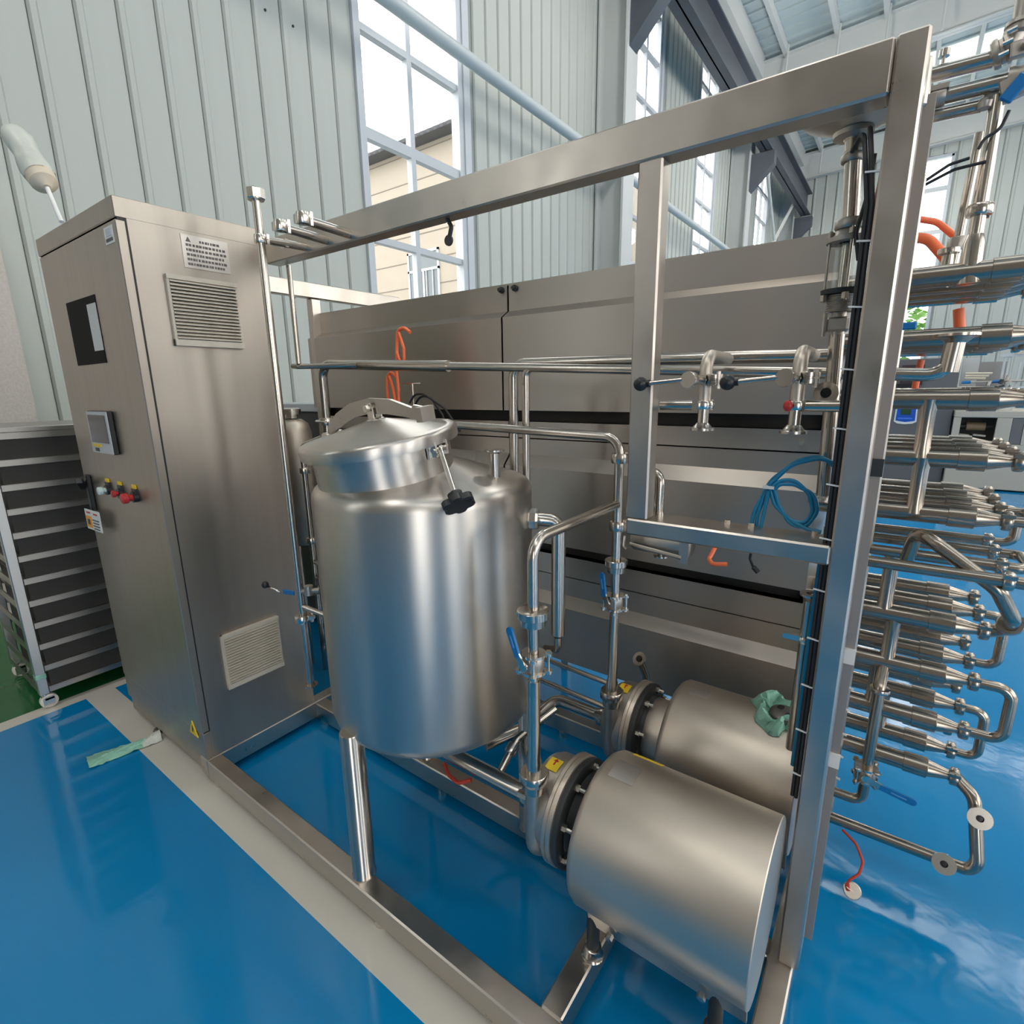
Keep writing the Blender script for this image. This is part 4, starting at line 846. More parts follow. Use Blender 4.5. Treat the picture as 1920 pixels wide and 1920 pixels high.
q = MB(); q.cyl((sx, sy, 1.545), (sx, sy, 1.592), .014, 14); q.obox((sx, sy, 1.568), (1, 0, 0), (0, 1, 0), (0, 0, 1), .020, .018, .014, .004); q.cyl((sx-.022, sy-.02, 1.545), (sx-.022, sy-.02, 1.59), .005, 8); q.build('ball_valve', M_cast, SG)
q = MB(); q.tube([(sx+.001, sy, 1.548), (sx+.012, sy, 1.205)], .0145, 18); q.build('lower_tube', M_pipe, SG); flange_mb((sx+.012, sy, 1.202), (0, 0, -1), .0145, 2.0, .005).build('open_flange', M_pipe, SG)
flange_mb((sx-.003, sy-.028, 1.432), (-.1, -1, .1), .013, 1.75, .005).build('side_ferrule', M_pipe, SG); q = MB(); q.lathe((sx-.0035, sy-.030, 1.432), (-.1, -1, .1), [(0, 0), (0, .011), (.003, 0)], 18); q.build('dark_bore', M_black, SG)

# cables tied down the left side of the post
cbn = thing('cable_bundle', 'bundle of black cables strapped down the left side of the tall front post', 'cable', (-.09, 1.20, .6))
for k, (dx, dy, zt) in enumerate(((-.0845, 1.175, 1.885), (-.0925, 1.178, 1.88), (-.086, 1.185, 1.89))):
    MB().tube([(dx-.018-.02*(k == 1), dy+.06, zt-.02), (dx-.020, dy+.02, zt), (dx-.010, dy, zt-.06), (dx, dy, 1.75), (dx+.0015, dy, 1.2), (dx, dy, .55)], .0040, 8, .03).build('cable', M_rubber, cbn)
for k in range(12):
    zc = 1.80-.108*k; q = MB(); q.obox((-.090, 1.171, zc), (1, 0, -.12), (0, 1, 0), (.12, 0, 1), .011, .0015, .0014); q.build('cable_tie', M_tie, cbn)
o = pipe('rust_brown_hose', 'rust brown cable hanging from the top beam beside the black cables', 'cable', [(-.06, 1.25, 1.90), (-.075, 1.245, 1.86), (-.078, 1.235, 1.80), (-.086, 1.222, 1.70)], .007, .03, m=mat('rust_cable', (.30, .09, .04), .5))
o = pipe('black_cable', 'single black cable curving along the sight glass line', 'cable', [(-.098, 1.275, 1.86), (-.100, 1.28, 1.80), (-.112, 1.275, 1.73), (-.102, 1.272, 1.68)], .004, .03, m=M_rubber)
bl = pipe('blue_air_line', 'pair of thin blue air lines running down the foot of the front post', 'hose', [(-.097, 1.215, 1.10), (-.099, 1.215, .95), (-.101, 1.215, .6)], .0055, .02, m=M_bluehose)
# coil of blue air hose on the rail
coil = thing('blue_hose_coil', 'coil of blue air hose hanging over the rail beside the front post', 'hose', (-.17, 1.25, 1.15))
for k in range(2):
    j = .009*k
    MB().tube([(-.235-j*1.5, 1.255, 1.10), (-.232-j, 1.25, 1.17), (-.215, 1.25+j, 1.235+j), (-.175+j, 1.25, 1.285+j), (-.12, 1.25+j, 1.303+j*.4), (-.090, 1.26, 1.285-j)], .0043, 10, .06).build('loop', M_bluehose, coil)
    MB().tube([(-.212+j, 1.246, 1.225), (-.195, 1.246, 1.250-j), (-.165, 1.246, 1.252-j), (-.135+j, 1.246, 1.225), (-.125+j, 1.246, 1.19), (-.135, 1.246, 1.160-j), (-.165, 1.246, 1.163-j), (-.200+j, 1.246, 1.195), (-.214+j, 1.246, 1.235)], .0043, 10, .03).build('loop', M_bluehose, coil)
MB().tube([(-.165, 1.246, 1.163), (-.13, 1.24, 1.150), (-.105, 1.235, 1.149)], .0043, 10, .02).build('tail', M_bluehose, coil)
MB().tube([(-.226, 1.242, 1.10), (-.219, 1.242, 1.17), (-.213, 1.242, 1.225)], .0043, 10, .02).build('tail', M_bluehose, coil)
MB().obox((-.214, 1.247, 1.232), (1, 0, 0), (0, 1, 0), (0, 0, 1), .011, .009, .003).build('cable_tie', M_tie, coil)
# orange hose and black cables behind the tank lid
oh = thing('orange_air_hose', 'orange air hose looping up in front of the left housing panel', 'hose', (-1.66, 1.50, 1.3))
MB().tube([(-1.575, 1.50, 1.668), (-1.61, 1.50, 1.688), (-1.645, 1.50, 1.68), (-1.655, 1.50, 1.62), (-1.655, 1.49, 1.52), (-1.64, 1.48, 1.45), (-1.635, 1.47, 1.36)], .0068, 10, .03).build('loop', M_orange, oh)
MB().tube([(-1.655, 1.496, 1.60), (-1.63, 1.49, 1.55), (-1.608, 1.49, 1.565), (-1.605, 1.49, 1.61), (-1.635, 1.495, 1.67)], .0062, 10, .02).build('loop', M_orange, oh)
MB().tube([(-1.655, 1.488, 1.50), (-1.68, 1.48, 1.525), (-1.70, 1.478, 1.50), (-1.695, 1.47, 1.44), (-1.685, 1.46, 1.36)], .0068, 10, .02).build('loop', M_orange, oh)
MB().tube([(-1.685, 1.476, 1.505), (-1.665, 1.474, 1.46), (-1.64, 1.465, 1.36)], .0068, 10, .02).build('loop', M_orange, oh)
o = pipe('probe_stand', 'thin upright probe rod with a flat cross tip beside the orange hose', 'rod', [(-1.60, 1.52, 1.25), (-1.60, 1.52, 1.475)], .004); MB().box(-1.655, -1.555, 1.518, 1.522, 1.474, 1.478).build('cross_tip', M_bolt, o)
for k, pts in enumerate(([(-1.60, 1.50, 1.40), (-1.57, 1.50, 1.435), (-1.52, 1.50, 1.435), (-1.40, 1.49, 1.38), (-1.31, 1.47, 1.30)], [(-1.60, 1.52, 1.38), (-1.56, 1.52, 1.43), (-1.50, 1.52, 1.42), (-1.42, 1.50, 1.35), (-1.36, 1.46, 1.25), (-1.30, 1.40, 1.18)])):
    pipe('signal_cable', ('grey signal cable arching over behind the lid', 'black signal cable arching lower behind the lid')[k], 'cable', pts, .0042, .06, m=M_rubber)

# ------------------------------------------------------------------ heat exchanger housing
hx = thing('exchanger_housing', 'long stainless panelled housing of the tube heat exchanger at the back of the frame', 'housing', (-1.35, 1.9, .36))
Y0 = 1.70; HB = 2.28; HL, HM, HR = -2.55, -1.281, -.165
MB().box(HL+.02, HR-.02, Y0+.075, HB, .38, 1.80).build('inner_core', M_void, hx)  # dark core puts shade behind the gaps between panels
def hpanel(x0, x1, prof, name):
    mb = MB(); mb.prism([(p[0], p[1]) for p in prof]+[(HB-.02-Y0, prof[-1][1]), (HB-.02-Y0, prof[0][1])] if False else [(p[0], p[1]) for p in prof]+[(p[0]+.035, p[1]) for p in prof[::-1]], ((x0+x1)/2, Y0, 0), (0, 1, 0), (0, 0, 1), (1, 0, 0), x1-x0)
    return mb.build(name, M_panel, hx)
U1 = [(0, 1.367), (0, 1.716), (.042, 1.742), (.042, 1.842)]
U2a = [(.038, 1.259), (.038, 1.322)]; U2b = [(0, .848), (0, 1.148), (.042, 1.192), (.042, 1.254)]
U3a = [(.038, .712), (.038, .795)]; U3b = [(0, .36), (0, .592), (.042, .630), (.042, .707)]
for (x0, x1) in ((HL, HM-.004), (HM+.004, HR)):
    for pr, nm in ((U1, 'side_panel'), (U2a, 'narrow_panel'), (U2b, 'side_panel'), (U3a, 'narrow_panel'), (U3b, 'side_panel')): hpanel(x0, x1, pr, nm)
MB().box(HL, HR, Y0+.042, HB, 1.836, 1.842).build('roof_panel', M_panel, hx)
MB().box(HL, HL+.006, Y0+.03, HB, .36, 1.838).build('end_panel', M_panel, hx); MB().box(HR-.006, HR, Y0+.03, HB, .36, 1.838).build('end_panel', M_panel, hx)
MB().box(HL, HR, Y0+.02, HB, .352, .362).build('floor_panel', M_panel, hx)
for xx in (HM-.03, HM+.035, HL+.02):
    q = MB(); q.cyl((xx, Y0+.043, 1.822), (xx, Y0+.022, 1.822), .007, 8); q.lathe((xx, Y0+.04, 1.822), (0, -1, 0), [(0, .012), (.006, .012), (.006, 0)], 12); q.build('latch_screw', M_dark, hx)
for xx in (HM-.03, HR-.06): MB().cyl((xx, Y0+.04, 1.285), (xx, Y0+.028, 1.285), .008, 10).build('panel_screw', M_bolt, hx)
for xx in (HL+.2, HM, HR-.05):
    for yy_ in (Y0+.1, HB-.06): MB().box(xx-.02, xx+.02, yy_-.02, yy_+.02, .0, .354).build('leg', M_frame, hx)

# ------------------------------------------------------------------ tube bundle at the right end
tb = thing('tube_bundle', 'bundle of exchanger tubes with clamps and return bends sticking out right of the frame', 'heat exchanger', (.1, 1.85, .3))
XE = .242
protos = {}
def tube_at(y, z, rt=.0255, length=0.0):
    key = (rt, length)
    if key not in protos:
        t = MB(); xs_ = .130+length*.5; xe_ = XE+length
        t.lathe((-.17, y, z), (1, 0, 0), [(0, 0), (0, rt), (xs_+.17, rt), (xs_+.171, rt*1.14), (xs_+.17+.055, rt*1.14), (xs_+.17+.057, rt*.95), (xe_+.17-.012, rt*.56), (xe_+.17+.012, rt*.56)], 22)
        o = t.build('tube', M_tube, tb); c = clamp_mb((xe_+.004, y, z), (1, 0, 0), rt*.56, .020, 1.75).build('pipe_clamp', M_tube, o); protos[key] = (o, [c], y, z); return o
    o, ch, y0, z0 = protos[key]; c = copyof(o, tb, (0, y-y0, z-z0))
    for k in ch: copyof(k, c)
    return c
def ubend(p, q, out=.05, r=.0135):
    p, q = V3(p), V3(q); e = V3((out, 0, 0)); MB().tube([p, p+e, q+e, q], r, 14, .03).build('return_bend', M_tube, tb)
FY, BY, Z0, DZ = 1.75, 1.885, .370, .1483
zr = [Z0+DZ*k for k in range(10)]
for k in range(10):
    if k == 4: continue
    for j, yv in enumerate((FY, BY, 2.02, 2.155)):
        if k < 4 and j > 2: continue
        tube_at(yv, zr[k])
for yv in (1.585, 1.71, 1.85, 1.98): 
    o = MB(); o.tube([(-.15, yv, 1.004), (.246, yv, 1.004)], .0145, 14); th = o.build('thin_tube', M_tube, tb); clamp_mb((.246, yv, 1.004), (1, 0, 0), .014, .020, 1.6).build('pipe_clamp', M_pipe, th)
xb = XE+.008
ubend((xb, FY, zr[1]), (xb, FY, zr[2]), .075, .0135); ubend((xb, BY, zr[0]), (xb, BY, zr[1]), .055, .0125); ubend((xb, BY, zr[1]), (xb-.0, BY-.0, zr[2]), .045, .0125) if False else None
ubend((xb, BY, zr[2]), (xb, BY, zr[3]), .055, .0125); ubend((xb, 1.85, 1.004), (xb, 1.71, 1.004), .05, .0135); ubend((xb, 1.98, 1.004), (xb, 1.98, 1.10), .05, .0125)
for k in (5, 7): ubend((xb, BY, zr[k]), (xb, FY, zr[k]), .06, .013)
ubend((xb, FY, zr[6]), (xb, BY, zr[6]), .06, .013); ubend((xb, FY, zr[8]), (xb, FY, zr[9]), .07, .0135)
MB().tube([(xb, 1.585, 1.004), (xb+.3, 1.585, 1.0)], .0145, 14).build('thin_tube', M_tube, tb)
# large slanting cross-over bend in front of the middle tubes
q = MB(); q.tube([(.06, 1.70, .99), (.07, 1.67, 1.075), (.10, 1.62, 1.07), (.235, 1.60, .975), (.275, 1.63, .90), (.285, 1.735, .835), (xb, FY, zr[3])], .0165, 16, .045); xo = q.build('crossover_bend', M_tube, tb)
clamp_mb((.280, 1.68, .868), (.05, .85, -.52), .0165, .02, 1.6).build('pipe_clamp', M_pipe, xo)
# shell-side jumpers
for (xx, yy_, za, zb) in ((.055, FY-.005, zr[6], zr[7]), (.060, FY-.005, zr[5], zr[6]), (.03, FY, zr[3], 1.0), (.055, FY, zr[2], zr[3]), (.035, FY, zr[1], zr[2]), (.065, BY, zr[0], zr[1])):
    q = MB(); q.tube([(xx, yy_, za), (xx, yy_, za+.032), (xx, yy_, zb-.032), (xx, yy_, zb)], [.024, .018, .018, .024], 16); q.build('jumper', M_tube, tb)
# tall riser and top pipes with valves
q = MB(); q.tube([(.092, FY, 1.68), (.091, FY, 1.71), (.090, FY, 1.77), (.090, FY, 1.79)], [.027, .022, .021, .0155], 18); q.tube([(.090, FY, 1.78), (.088, FY, 2.075)], .0150, 16); ris = q.build('riser', M_pipe, tb)
clamp_mb((.090, FY, 1.842), (0, 0, 1), .0155, .024, 1.7).build('pipe_clamp', M_pipe, ris)
q = MB(); q.tube([(.060, BY, 1.70), (.064, BY, 1.78), (.072, BY, 2.05)], .011, 12); r2_ = q.build('riser', M_pipe, tb); clamp_mb((.064, BY, 1.80), (0, 0, 1), .012, .03, 1.8).build('pipe_clamp', M_cast, r2_)
q = MB(); q.tube([(.045, 1.85, 1.69), (.047, 1.85, 1.735), (.048, 1.85, 1.775)], [.017, .015, .012], 14); q.lathe((.048, 1.85, 1.772), (0, 0, 1), [(0, .012), (0, .023), (.006, .024), (.012, .023), (.012, 0)], 20); q.build('open_stub', M_pipe, tb)
tp = thing('top_valve_pipes', 'three pipes with valves running out right from the frame top', 'pipe', (0, 1.75, 2.1))
for (za, ya, rr, xe_) in ((2.156, FY, .0165, .070), (2.100, FY-.01, .0165, .105), (2.067, FY, .013, .062)):
    MB().tube([(-.10, ya, za), (xe_, ya, za-.004)], rr, 16).build('pipe', M_pipe, tp)
clamp_mb((-.022, FY-.01, 2.100), (1, 0, 0), .0165, .030, 1.35).build('pipe_clamp', M_cast, tp)
q = MB(); q.lathe((-.022, FY, 2.185), (0, 0, 1), [(-.03, .004), (0, .004), (0, .011), (.014, .011), (.014, 0)], 12); q.build('pressure_stub', M_bolt, tp)
q = MB(); q.lathe((.066, FY, 2.156), (.95, -.1, .28), [(0, .014), (0, .027), (.006, .030), (.012, .030), (.014, .025), (.020, .025), (.022, .030), (.028, .030), (.032, .026), (.032, 0)], 26)
q.tube([(.092, FY, 2.165), (.105, FY, 2.20), (.106, FY, 2.26)], .0165, 16, .02); q.lathe((.1055, FY, 2.185), (0, 0, 1), [(0, .016), (.003, .026), (.012, .027), (.013, .022), (.017, .022), (.018, .027), (.026, .026), (.028, .016)], 24); v1_ = q.build('butterfly_valve', M_cast, tp)
for k in range(3): MB().cyl((.076+.004*k, FY-.034+.003*k, 2.14+.022*k), (.092+.004*k, FY-.036+.003*k, 2.143+.022*k), .0055, 8).build('valve_bolt', M_bolt, v1_)
q = MB(); q.obox((.112, FY-.03, 2.145), (1, .2, .1), (-.2, 1, 0), (-.1, 0, 1), .020, .008, .016, .003); q.cyl((.118, FY-.04, 2.145), (.120, FY-.055, 2.145), .008, 12); q.build('actuator_block', M_cast, v1_)
q = MB(); q.lathe((.098, FY-.01, 2.098), (1, 0, 0), [(0, .012), (0, .023), (.008, .024), (.02, .021), (.028, .0225), (.04, .0225), (.04, 0)], 22); q.obox((.108, FY-.04, 2.068), (1, 0, .3), (0, 1, 0), (-.3, 0, 1), .018, .008, .022); v2_ = q.build('ball_valve', M_cast, tp)
q = MB(); q.obox((.112, FY-.055, 2.062), (.6, 0, .8), (0, 1, 0), (-.8, 0, .6), .026, .005, .013, .003); lab(q.build('blue_grip', M_blue, v2_), 'blue valve lever grip')
q = MB(); q.tube([(.062, FY, 2.064), (.074, FY, 2.078), (.088, FY, 2.078)], .011, 12, .01); q.lathe((.066, FY-.01, 2.052), (0, 0, 1), [(0, 0), (0, .014), (.012, .016), (.02, .010), (.02, 0)], 16); q.build('small_valve', M_cast, tp)
for k, pts in enumerate(([(-.03, 1.72, 1.915), (.02, 1.72, 1.945), (.055, 1.72, 1.95)], [(-.03, 1.73, 1.91), (.03, 1.73, 1.935), (.085, 1.735, 1.94)], [(.11, 1.72, 2.03), (.10, 1.72, 1.995), (.075, 1.72, 1.985), (.068, 1.72, 1.965)])):
    pipe('black_lead', ('upper thin black lead crossing the far window', 'lower thin black lead reaching the riser pipe', 'kinked black lead below the blue top valve')[k], 'cable', pts, .0035, .03, m=M_rubber)
blg = MB(); blg.obox((-.014, 1.66, 1.585), (1, 0, 0), (0, 1, 0), (0, 0, 1), .019, .004, .009, .003); o = blg.build('blue_lever', M_blue, None, off=(-.014, 1.66, 1.585)); tag(o, 'blue valve lever poking out behind the tall front post', 'lever'); MB().box(-.036, -.028, 1.656, 1.70, 1.576, 1.594).build('lever_stem', M_bolt, o)

# drain loop at the bottom right
dl = thing('drain_loop', 'low drain loop with two open flanges at the right foot of the frame', 'pipe', (.1, 1.68, .14))
DLY = 1.68
q = MB(); q.tube([(-.045, DLY, .142), (.305, DLY, .146), (.318, DLY, .18), (.292, FY-.03, .345), (xb, FY, zr[0]+.0)], .0160, 16, .045); q.build('loop_pipe', M_tube, dl)
for (p, dd) in (((.248, DLY-.03, .160), (.05, -.92, .38)), ((.303, DLY+.0, .315), (.1, -.92, .38))):
    fb = flange_mb(p, dd, .0115, 2.4, .005).build('open_flange', M_bolt, dl); e = V3(dd).normalized(); q = MB(); q.tube([V3(p)-e*.045, V3(p)-e*.01], .0115, 14); q.build('flange_neck', M_pipe, fb); q = MB(); q.lathe(V3(p)+e*.001, e, [(0, 0), (0, .0085), (.001, 0)], 16); q.build('dark_bore', M_black, fb)
dv = thing('drain_valve_pipe', 'upright drain pipe with a blue-handled ball valve at the right foot of the frame', 'pipe', (.04, 1.68, .25))
q = MB(); q.tube([(.050, FY-.01, zr[2]-.01), (.047, 1.68, zr[2]-.06), (.047, 1.68, .235), (-.045, 1.68, .235)], .0145, 16, .03); q.build('pipe', M_tube, dv)
q = MB(); q.lathe((.048, 1.685, zr[2]-.055), (0, 0, -1), [(0, .014), (0, .024), (.006, .026), (.012, .024), (.014, .015)], 20); q.build('collar', M_pipe, dv)
ball_valve(dv, (.046, 1.68, .335), (0, 0, 1), (.15, -1, 0), .0165, (.97, .1, -.22), grip_len=.085, stem=.010)
for k in range(2): MB().tube([(-.045, 1.69, .23+.0*k), (-.02, 1.69, .23)], .006, 8)
for zc in (.30, .375, .45, .53, .60): MB().obox((-.026, 1.66, zc), (1, 0, -.25), (0, 1, 0), (.25, 0, 1), .014, .003, .002).build('spare_tie', M_tie, dv)
rc = thing('corded_cap', 'round steel blanking cap hanging on a red cord just above the floor', 'cap', (.055, 1.555, 0))
MB().tube([(.012, 1.66, .13), (.05, 1.63, .125), (.072, 1.60, .10), (.066, 1.575, .075), (.045, 1.56, .055), (.042, 1.557, .040)], .0038, 8, .03).build('cord', M_redcord, rc)
q = MB(); q.cyl((.042, 1.556, .042), (.046, 1.554, .026), .006, 8); q.build('knot', M_redcord, rc)
q = MB(); q.lathe((.055, 1.562, .024), (.15, -.85, .5), [(0, 0), (0, .021), (.003, .023), (.006, .023), (.008, .021), (.008, 0)], 28); q.obox((.0555, 1.5545, .0285), (.6, .35, -.5), (.15, -.85, .5), (-.7, .3, .6), .020, .002, .002); q.build('cap', M_shroud, rc)

# ------------------------------------------------------------------ tray rack trolley at the left
ca = thing('rack_trolley', 'stainless rack trolley with twelve shelves on casters left of the control cabinet', 'trolley', (-3.35, .80, 0))
RX0, RX1, RY0, RY1 = -3.62, -3.10, .485, 1.16
for (px, py) in ((RX1-.02, RY0), (RX0, RY0), (RX1-.02, RY1), (RX0, RY1)):
    MB().box(px-.019, px+.019, py-.019, py+.019, .075, 1.30, .003).build('post', M_cartpost, ca)
    q = MB(); q.cyl((px, py, .05), (px, py, .085), .014, 12); q.box(px-.022, px+.022, py-.004, py+.03, .045, .06); q.box(px-.022, px-.018, py-.012, py+.03, .014, .055); q.box(px+.018, px+.022, py-.012, py+.03, .014, .055); ft = q.build('caster_fork', M_bolt, ca)
    q = MB(); q.lathe((px-.015, py+.012, .034), (1, 0, 0), [(0, .01), (0, .030), (.003, .034), (.027, .034), (.030, .030), (.030, .01)], 24); q.build('caster_wheel', M_wheel, ft)
MB().box(RX1-.042, RX1+.001, RY0-.02, RY0+.02, .155, .178, .002).build('green_tape', M_film, ca)
shp = None
for k in range(11):
    z = .109+.1072*k
    if shp is None:
        q = MB(); q.box(RX0-.02, RX1, RY0+.02, RY1+.02, z-.003, z); q.box(RX1-.004, RX1, RY0+.02, RY1+.02, z-.028, z); q.box(RX0-.02, RX0-.016, RY0+.02, RY1+.02, z-.028, z)
        q.box(RX0-.0, RX1-.04, RY0-.016, RY0-.012, z-.030, z+.004)
        shp = q.build('shelf', M_cart, ca); z_ = z
    else: copyof(shp, ca, (0, 0, z-z_))
q = MB(); q.box(RX0-.02, RX1+.002, RY0-.02, RY1+.02, 1.295, 1.318, .003); q.box(RX1-.003, RX1+.002, RY0-.02, RY1+.02, 1.268, 1.295); q.build('top_shelf', M_cart, ca)
MB().box(RX0+.01, RX1-.012, RY0+.03, RY1-.02, .085, 1.29).build('shelf_gap_shade', mat('dark_rack_shade', (.05, .047, .043), .6, .5), ca)  # solid dark block stands for the shade between the shelves

# ------------------------------------------------------------------ things lying about
def crumple(poly, n, zf, amp, seed, thick=.0025):
    """crumpled film between two edge lines"""
    rg = random.Random(seed); (a, b), (c, d) = poly; a, b, c, d = map(V3, (a, b, c, d)); mb = MB(); vs = []
    m_ = 10
    for layer in (0, 1):
        for i in range(n+1):
            for j in range(m_+1):
                t, w_ = i/n, j/m_; p = (a.lerp(c, t)).lerp(b.lerp(d, t), w_)
                rg2 = random.Random(seed*1000+i*50+j); p = p+V3((rg2.uniform(-amp, amp)*.6, rg2.uniform(-amp, amp)*.6, abs(rg2.gauss(0, amp))+zf(t, w_)+thick*layer))
                vs.append(p)
    N = (n+1)*(m_+1); fs = []
    for i in range(n):
        for j in range(m_):
            q = (i*(m_+1)+j, (i+1)*(m_+1)+j, (i+1)*(m_+1)+j+1, i*(m_+1)+j+1); fs.append(tuple(k+N for k in q)); fs.append(q[::-1])
    for i in range(n):
        for j in (0, m_): q = (i*(m_+1)+j, (i+1)*(m_+1)+j); fs.append((q[0], q[1], q[1]+N, q[0]+N))
    for j in range(m_):
        for i in (0, n): q = (i*(m_+1)+j, i*(m_+1)+j+1); fs.append((q[0], q[1], q[1]+N, q[0]+N))
    return mb.add(vs, fs, False)
q = crumple((((-2.445, .685, .002), (-2.395, .67, .002)), ((-2.525, .47, .002), (-2.43, .455, .002))), 16, lambda t, w_: .016*math.sin(math.pi*w_)*(1-.5*t), .0035, 4)
o = q.build('wrapping_film', M_film, None, off=(-2.46, .56, 0)); tag(o, 'strip of crumpled green film lying on the floor at the cabinet foot', 'film')
q = crumple((((-2.452, .71, .002), (-2.388, .70, .002)), ((-2.458, .645, .002), (-2.398, .632, .002))), 8, lambda t, w_: .030*math.sin(math.pi*w_)*(1-.6*t), .003, 9)
q.build('foot_wrap', M_clearfilm, o)
bag = thing('parts_bag', 'opened pale green bag holding a dark fitting on the rear pump cover', 'bag', (-.165, 1.425, .585))
PYc, PZc, PR = 1.425, .405, .179
def on_pump(x, t, h): tt = math.radians(t); return V3((x, PYc-(PR+h)*math.sin(tt), PZc+(PR+h)*math.cos(tt)))
mb = MB(); nu, nr = 40, 9; rg = random.Random(11); jit = [[rg.gauss(0, 1) for _ in range(nr)] for _ in range(nu)]
prof = [(1.10, .001), (1.02, .012), (.90, .024), (.80, .030), (.70, .026), (.60, .016), (.45, .008), (.25, .006), (0, .006)]
vs = []
for i in range(nu):
    a = 2*math.pi*i/nu; rad = 1+.10*math.sin(3*a+1)+.07*math.sin(7*a)
    corner = .30*max(0, math.cos(a-2.5))**8
    for j, (f, h) in enumerate(prof):
        ff = f*(rad+corner) if j < 7 else f
        x = -.165+.060*ff*math.cos(a)+.0018*jit[i][j]; t = -4-24*ff*math.sin(a)+.8*jit[i][j]
        vs.append(on_pump(x, t, max(.0012, h*(.85+.4*math.sin(2*a+.5)**2)+.0018*jit[i][j])))
fs = [(i*nr+j, ((i+1) % nu)*nr+j, ((i+1) % nu)*nr+j+1, i*nr+j+1) for i in range(nu) for j in range(nr-1)]
mb.add(vs, fs, False); mb.build('green_film', M_film, bag)
M_fit = mat('grey_fitting', (.20, .19, .18), .35, .8)
q = MB(); c0 = on_pump(-.152, 4, .012); n0 = (on_pump(-.152, 4, .1)-on_pump(-.152, 4, 0)).normalized()
q.lathe(c0-n0*.006, n0, [(0, 0), (0, .034), (.008, .037), (.018, .034), (.022, .024), (.022, 0)], 26); ft = q.build('fitting', M_fit, bag); tx = V3((1, 0, 0)); ty = n0.cross(tx).normalized()
for (a, b_, r) in ((-.010, .012, .010), (.012, -.010, .008)):
    p = c0+tx*a+ty*b_+n0*.0163; q = MB(); q.lathe(p, n0, [(0, 0), (0, r), (.0012, r*.9), (.0012, 0)], 18); q.build('bore', M_black, ft)

# ------------------------------------------------------------------ machines further back in the hall
dc = thing('grey_control_cabinet', 'dark grey cabinet with a blue printed panel further back in the hall', 'cabinet', (.15, 10.2, 0))
MB().box(-.42, .585, 9.7, 10.6, .04, 1.785, .01).build('body', M_mach_dark, dc)
for xx in (-.38, .5): MB().box(xx-.03, xx+.03, 9.75, 9.85, 0, .04).build('foot', M_black, dc)
q = MB(); q.prism([(-.075, .90), (-.03, .872), (.06, .862), (.15, .872), (.195, .90), (.18, 1.20), (-.07, 1.20)], (0, 9.695, 0), (1, 0, 0), (0, 0, 1), (0, 1, 0), .012); pn = q.build('panel_frame', M_white, dc)
q = MB(); q.prism([(-.055, .915), (.06, .895), (.175, .915), (.165, 1.19), (-.05, 1.19)], (0, 9.686, 0), (1, 0, 0), (0, 0, 1), (0, 1, 0), .01); q.build('panel_face', M_hmib, pn)
MB().box(-.005, .115, 9.676, 9.682, 1.00, 1.17).build('display', M_hmig, pn); MB().box(-.03, .14, 9.677, 9.682, .935, .955).build('key_strip', mat('light_blue_print', (.05, .2, .7), .4), pn)
q = MB(); q.box(-.07, .19, 9.67, 9.70, 1.42, 1.70); q.box(-.02, .165, 9.662, 9.672, 1.585, 1.665); q.build('upper_screen', M_screen, dc); MB().box(-.10, .10, 9.66, 9.70, 1.30, 1.44).build('switch_box', M_black, dc)
pm = thing('packaging_machine', 'beige packaging machine with open window and air cylinders beyond the tube ends', 'machine', (1.1, 10.2, 0))
q = MB(); q.box(.60, 1.75, 9.55, 10.6, .98, 1.07, .008); q.box(.60, .68, 9.55, 9.62, .63, .98); q.box(1.05, 1.20, 9.55, 9.62, .63, .98); q.box(.60, 1.75, 9.55, 10.6, .02, .63, .008); q.box(1.32, 1.75, 9.55, 9.62, .63, .98); q.build('body', M_mach_beige, pm)
MB().box(.61, 1.74, 9.95, 10.55, .64, .975).build('inner_box', M_mach_in, pm); MB().box(1.205, 1.315, 9.555, 9.6, .635, .975).build('control_face', M_mach_dark, pm)
q = MB(); q.cyl((.76, 9.75, .85), (.96, 9.75, .85), .055, 20); q.build('film_roll', M_brown, pm); q = MB(); q.cyl((.69, 9.75, .85), (1.04, 9.75, .85), .02, 10); q.build('shaft', M_mach_in, pm)
for (a, b_) in ((.69, .80), (.84, .97)): MB().obox(((a+b_)/2, 9.68, .735), (1, 0, -.1), (0, 1, 0), (.1, 0, 1), (b_-a)/2, .05, .01).build('guide_plate', M_mach_beige, pm)
MB().box(.62, .80, 10.0, 10.04, 1.07, 1.78).build('back_plate', M_mach_white, pm); MB().box(.80, 1.10, 10.05, 10.08, 1.07, 1.72).build('back_plate', mat('grey_back_plate', (.28, .27, .27), .5), pm)
for k in range(3): MB().cyl((.65, 9.75, 1.565-.032*k), (.93-.03*k, 9.75, 1.56-.032*k), .017, 10).build('air_cylinder', M_cream, pm)
q = MB(); q.cyl((.62, 9.72, 1.445), (1.30, 9.72, 1.46), .014, 10); q.build('guide_rod', M_cast, pm)
for (a, b_) in ((.625, .72), (.94, 1.03)): MB().cyl((a, 9.72, 1.445+(a-.62)*.02), (b_, 9.72, 1.447+(b_-.62)*.02), .021, 12).build('blue_sleeve', M_blue, pm)
for (xx, zt) in ((1.03, 1.80), (1.075, 1.79), (1.19, 1.70)): MB().box(xx-.012, xx+.012, 9.74, 9.77, 1.07, zt).build('upright', M_mach_white, pm)
MB().box(.98, 1.22, 9.72, 9.78, 1.77, 1.81).build('cross_head', M_mach_white, pm); MB().box(1.13, 1.19, 9.70, 9.80, 1.80, 1.87).build('head_block', M_cream, pm)
MB().box(.60, 1.4, 9.70, 9.80, 1.365, 1.385).build('bed_rail', M_mach_white, pm); MB().box(.64, .92, 9.72, 9.78, 1.18, 1.35).build('drive_box', M_mach_beige, pm)
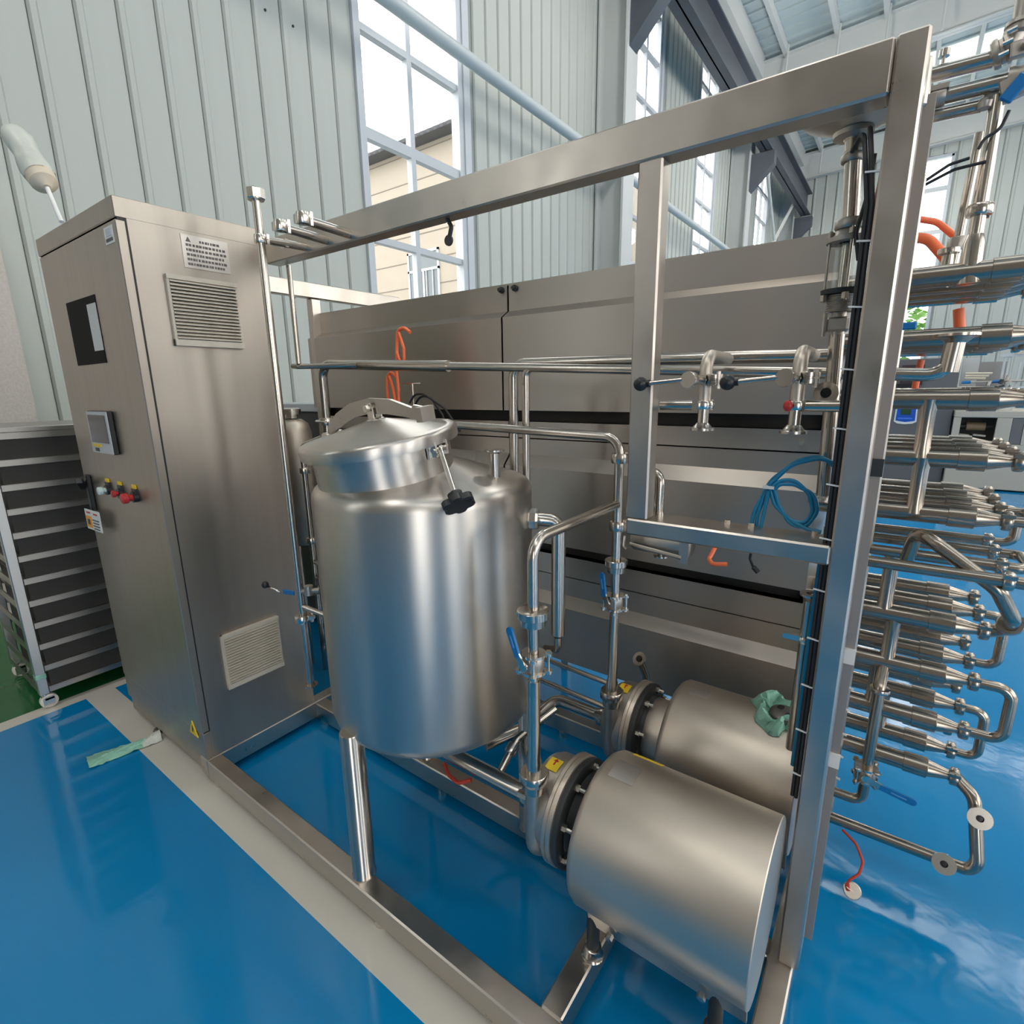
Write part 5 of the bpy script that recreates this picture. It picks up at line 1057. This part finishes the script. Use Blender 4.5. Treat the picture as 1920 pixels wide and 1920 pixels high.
for k, (xx, zz) in enumerate(((1.02, 1.42), (1.08, 1.47), (.98, 1.33), (1.12, 1.34), (1.05, 1.28), (.90, 1.40))): q = MB(); q.cyl((xx, 9.68, zz), (xx+.015, 9.68, zz+.06), .022, 8); q.obox((xx+.02, 9.69, zz-.03), (1, 0, .4), (0, 1, 0), (-.4, 0, 1), .03, .015, .012); q.build('air_fitting', M_cast if k % 2 else M_dark, pm)
q = MB(); q.tube([(.60, 9.66, 1.36), (.75, 9.62, 1.33), (.95, 9.64, 1.31), (1.08, 9.66, 1.27), (1.12, 9.67, 1.12)], .008, 8, .1); q.build('air_tube', M_rubber, pm)
q = MB(); q.sphere((.60, 9.62, 1.265), .045, 12); q.build('yellow_knob', M_yellow, pm)
for xx in (.66, 1.66): MB().cyl((xx, 9.62, 0), (xx, 9.62, .03), .03, 10).build('foot', M_black, pm)
# orange hoses hanging at the right among the tubes
hz = [('orange air hose arching wide over the far window', [(-.05, 2.6, 2.04), (.02, 2.62, 2.02), (.11, 2.62, 1.93), (.135, 2.62, 1.82)], .011),
      ('thick pair of orange hoses curving down to the open stub', [(-.06, 2.5, 1.955), (.0, 2.5, 1.945), (.06, 2.5, 1.87), (.085, 2.5, 1.80), (.07, 2.5, 1.75)], .017),
      ('thin orange hose dipping below the open stub', [(-.05, 2.4, 1.83), (.02, 2.4, 1.79), (.075, 2.4, 1.765), (.10, 2.4, 1.80), (.075, 2.4, 1.835), (.05, 2.4, 1.80)], .008),
      ('orange hose loop beside the riser pipe', [(.10, 2.45, 1.84), (.155, 2.45, 1.835), (.16, 2.45, 1.79), (.14, 2.45, 1.74)], .012),
      ('upper orange hose strip hanging between the tubes', [(.118, 2.5, 1.70), (.135, 2.5, 1.60), (.140, 2.5, 1.555)], .017),
      ('lower orange hose strip hanging before the grey cabinet', [(.035, 2.45, 1.53), (.030, 2.45, 1.45), (.026, 2.45, 1.36)], .011)]
for t, pts, r in hz:
    f = 2.17/pts[0][1]; pipe('orange_hose', t, 'hose', [(a*f, b_*f, 1.45+(c-1.45)*f) for a, b_, c in pts], r*f, .05, m=M_orange)

for o in bpy.data.objects:
    if '_o' in o: del o['_o']
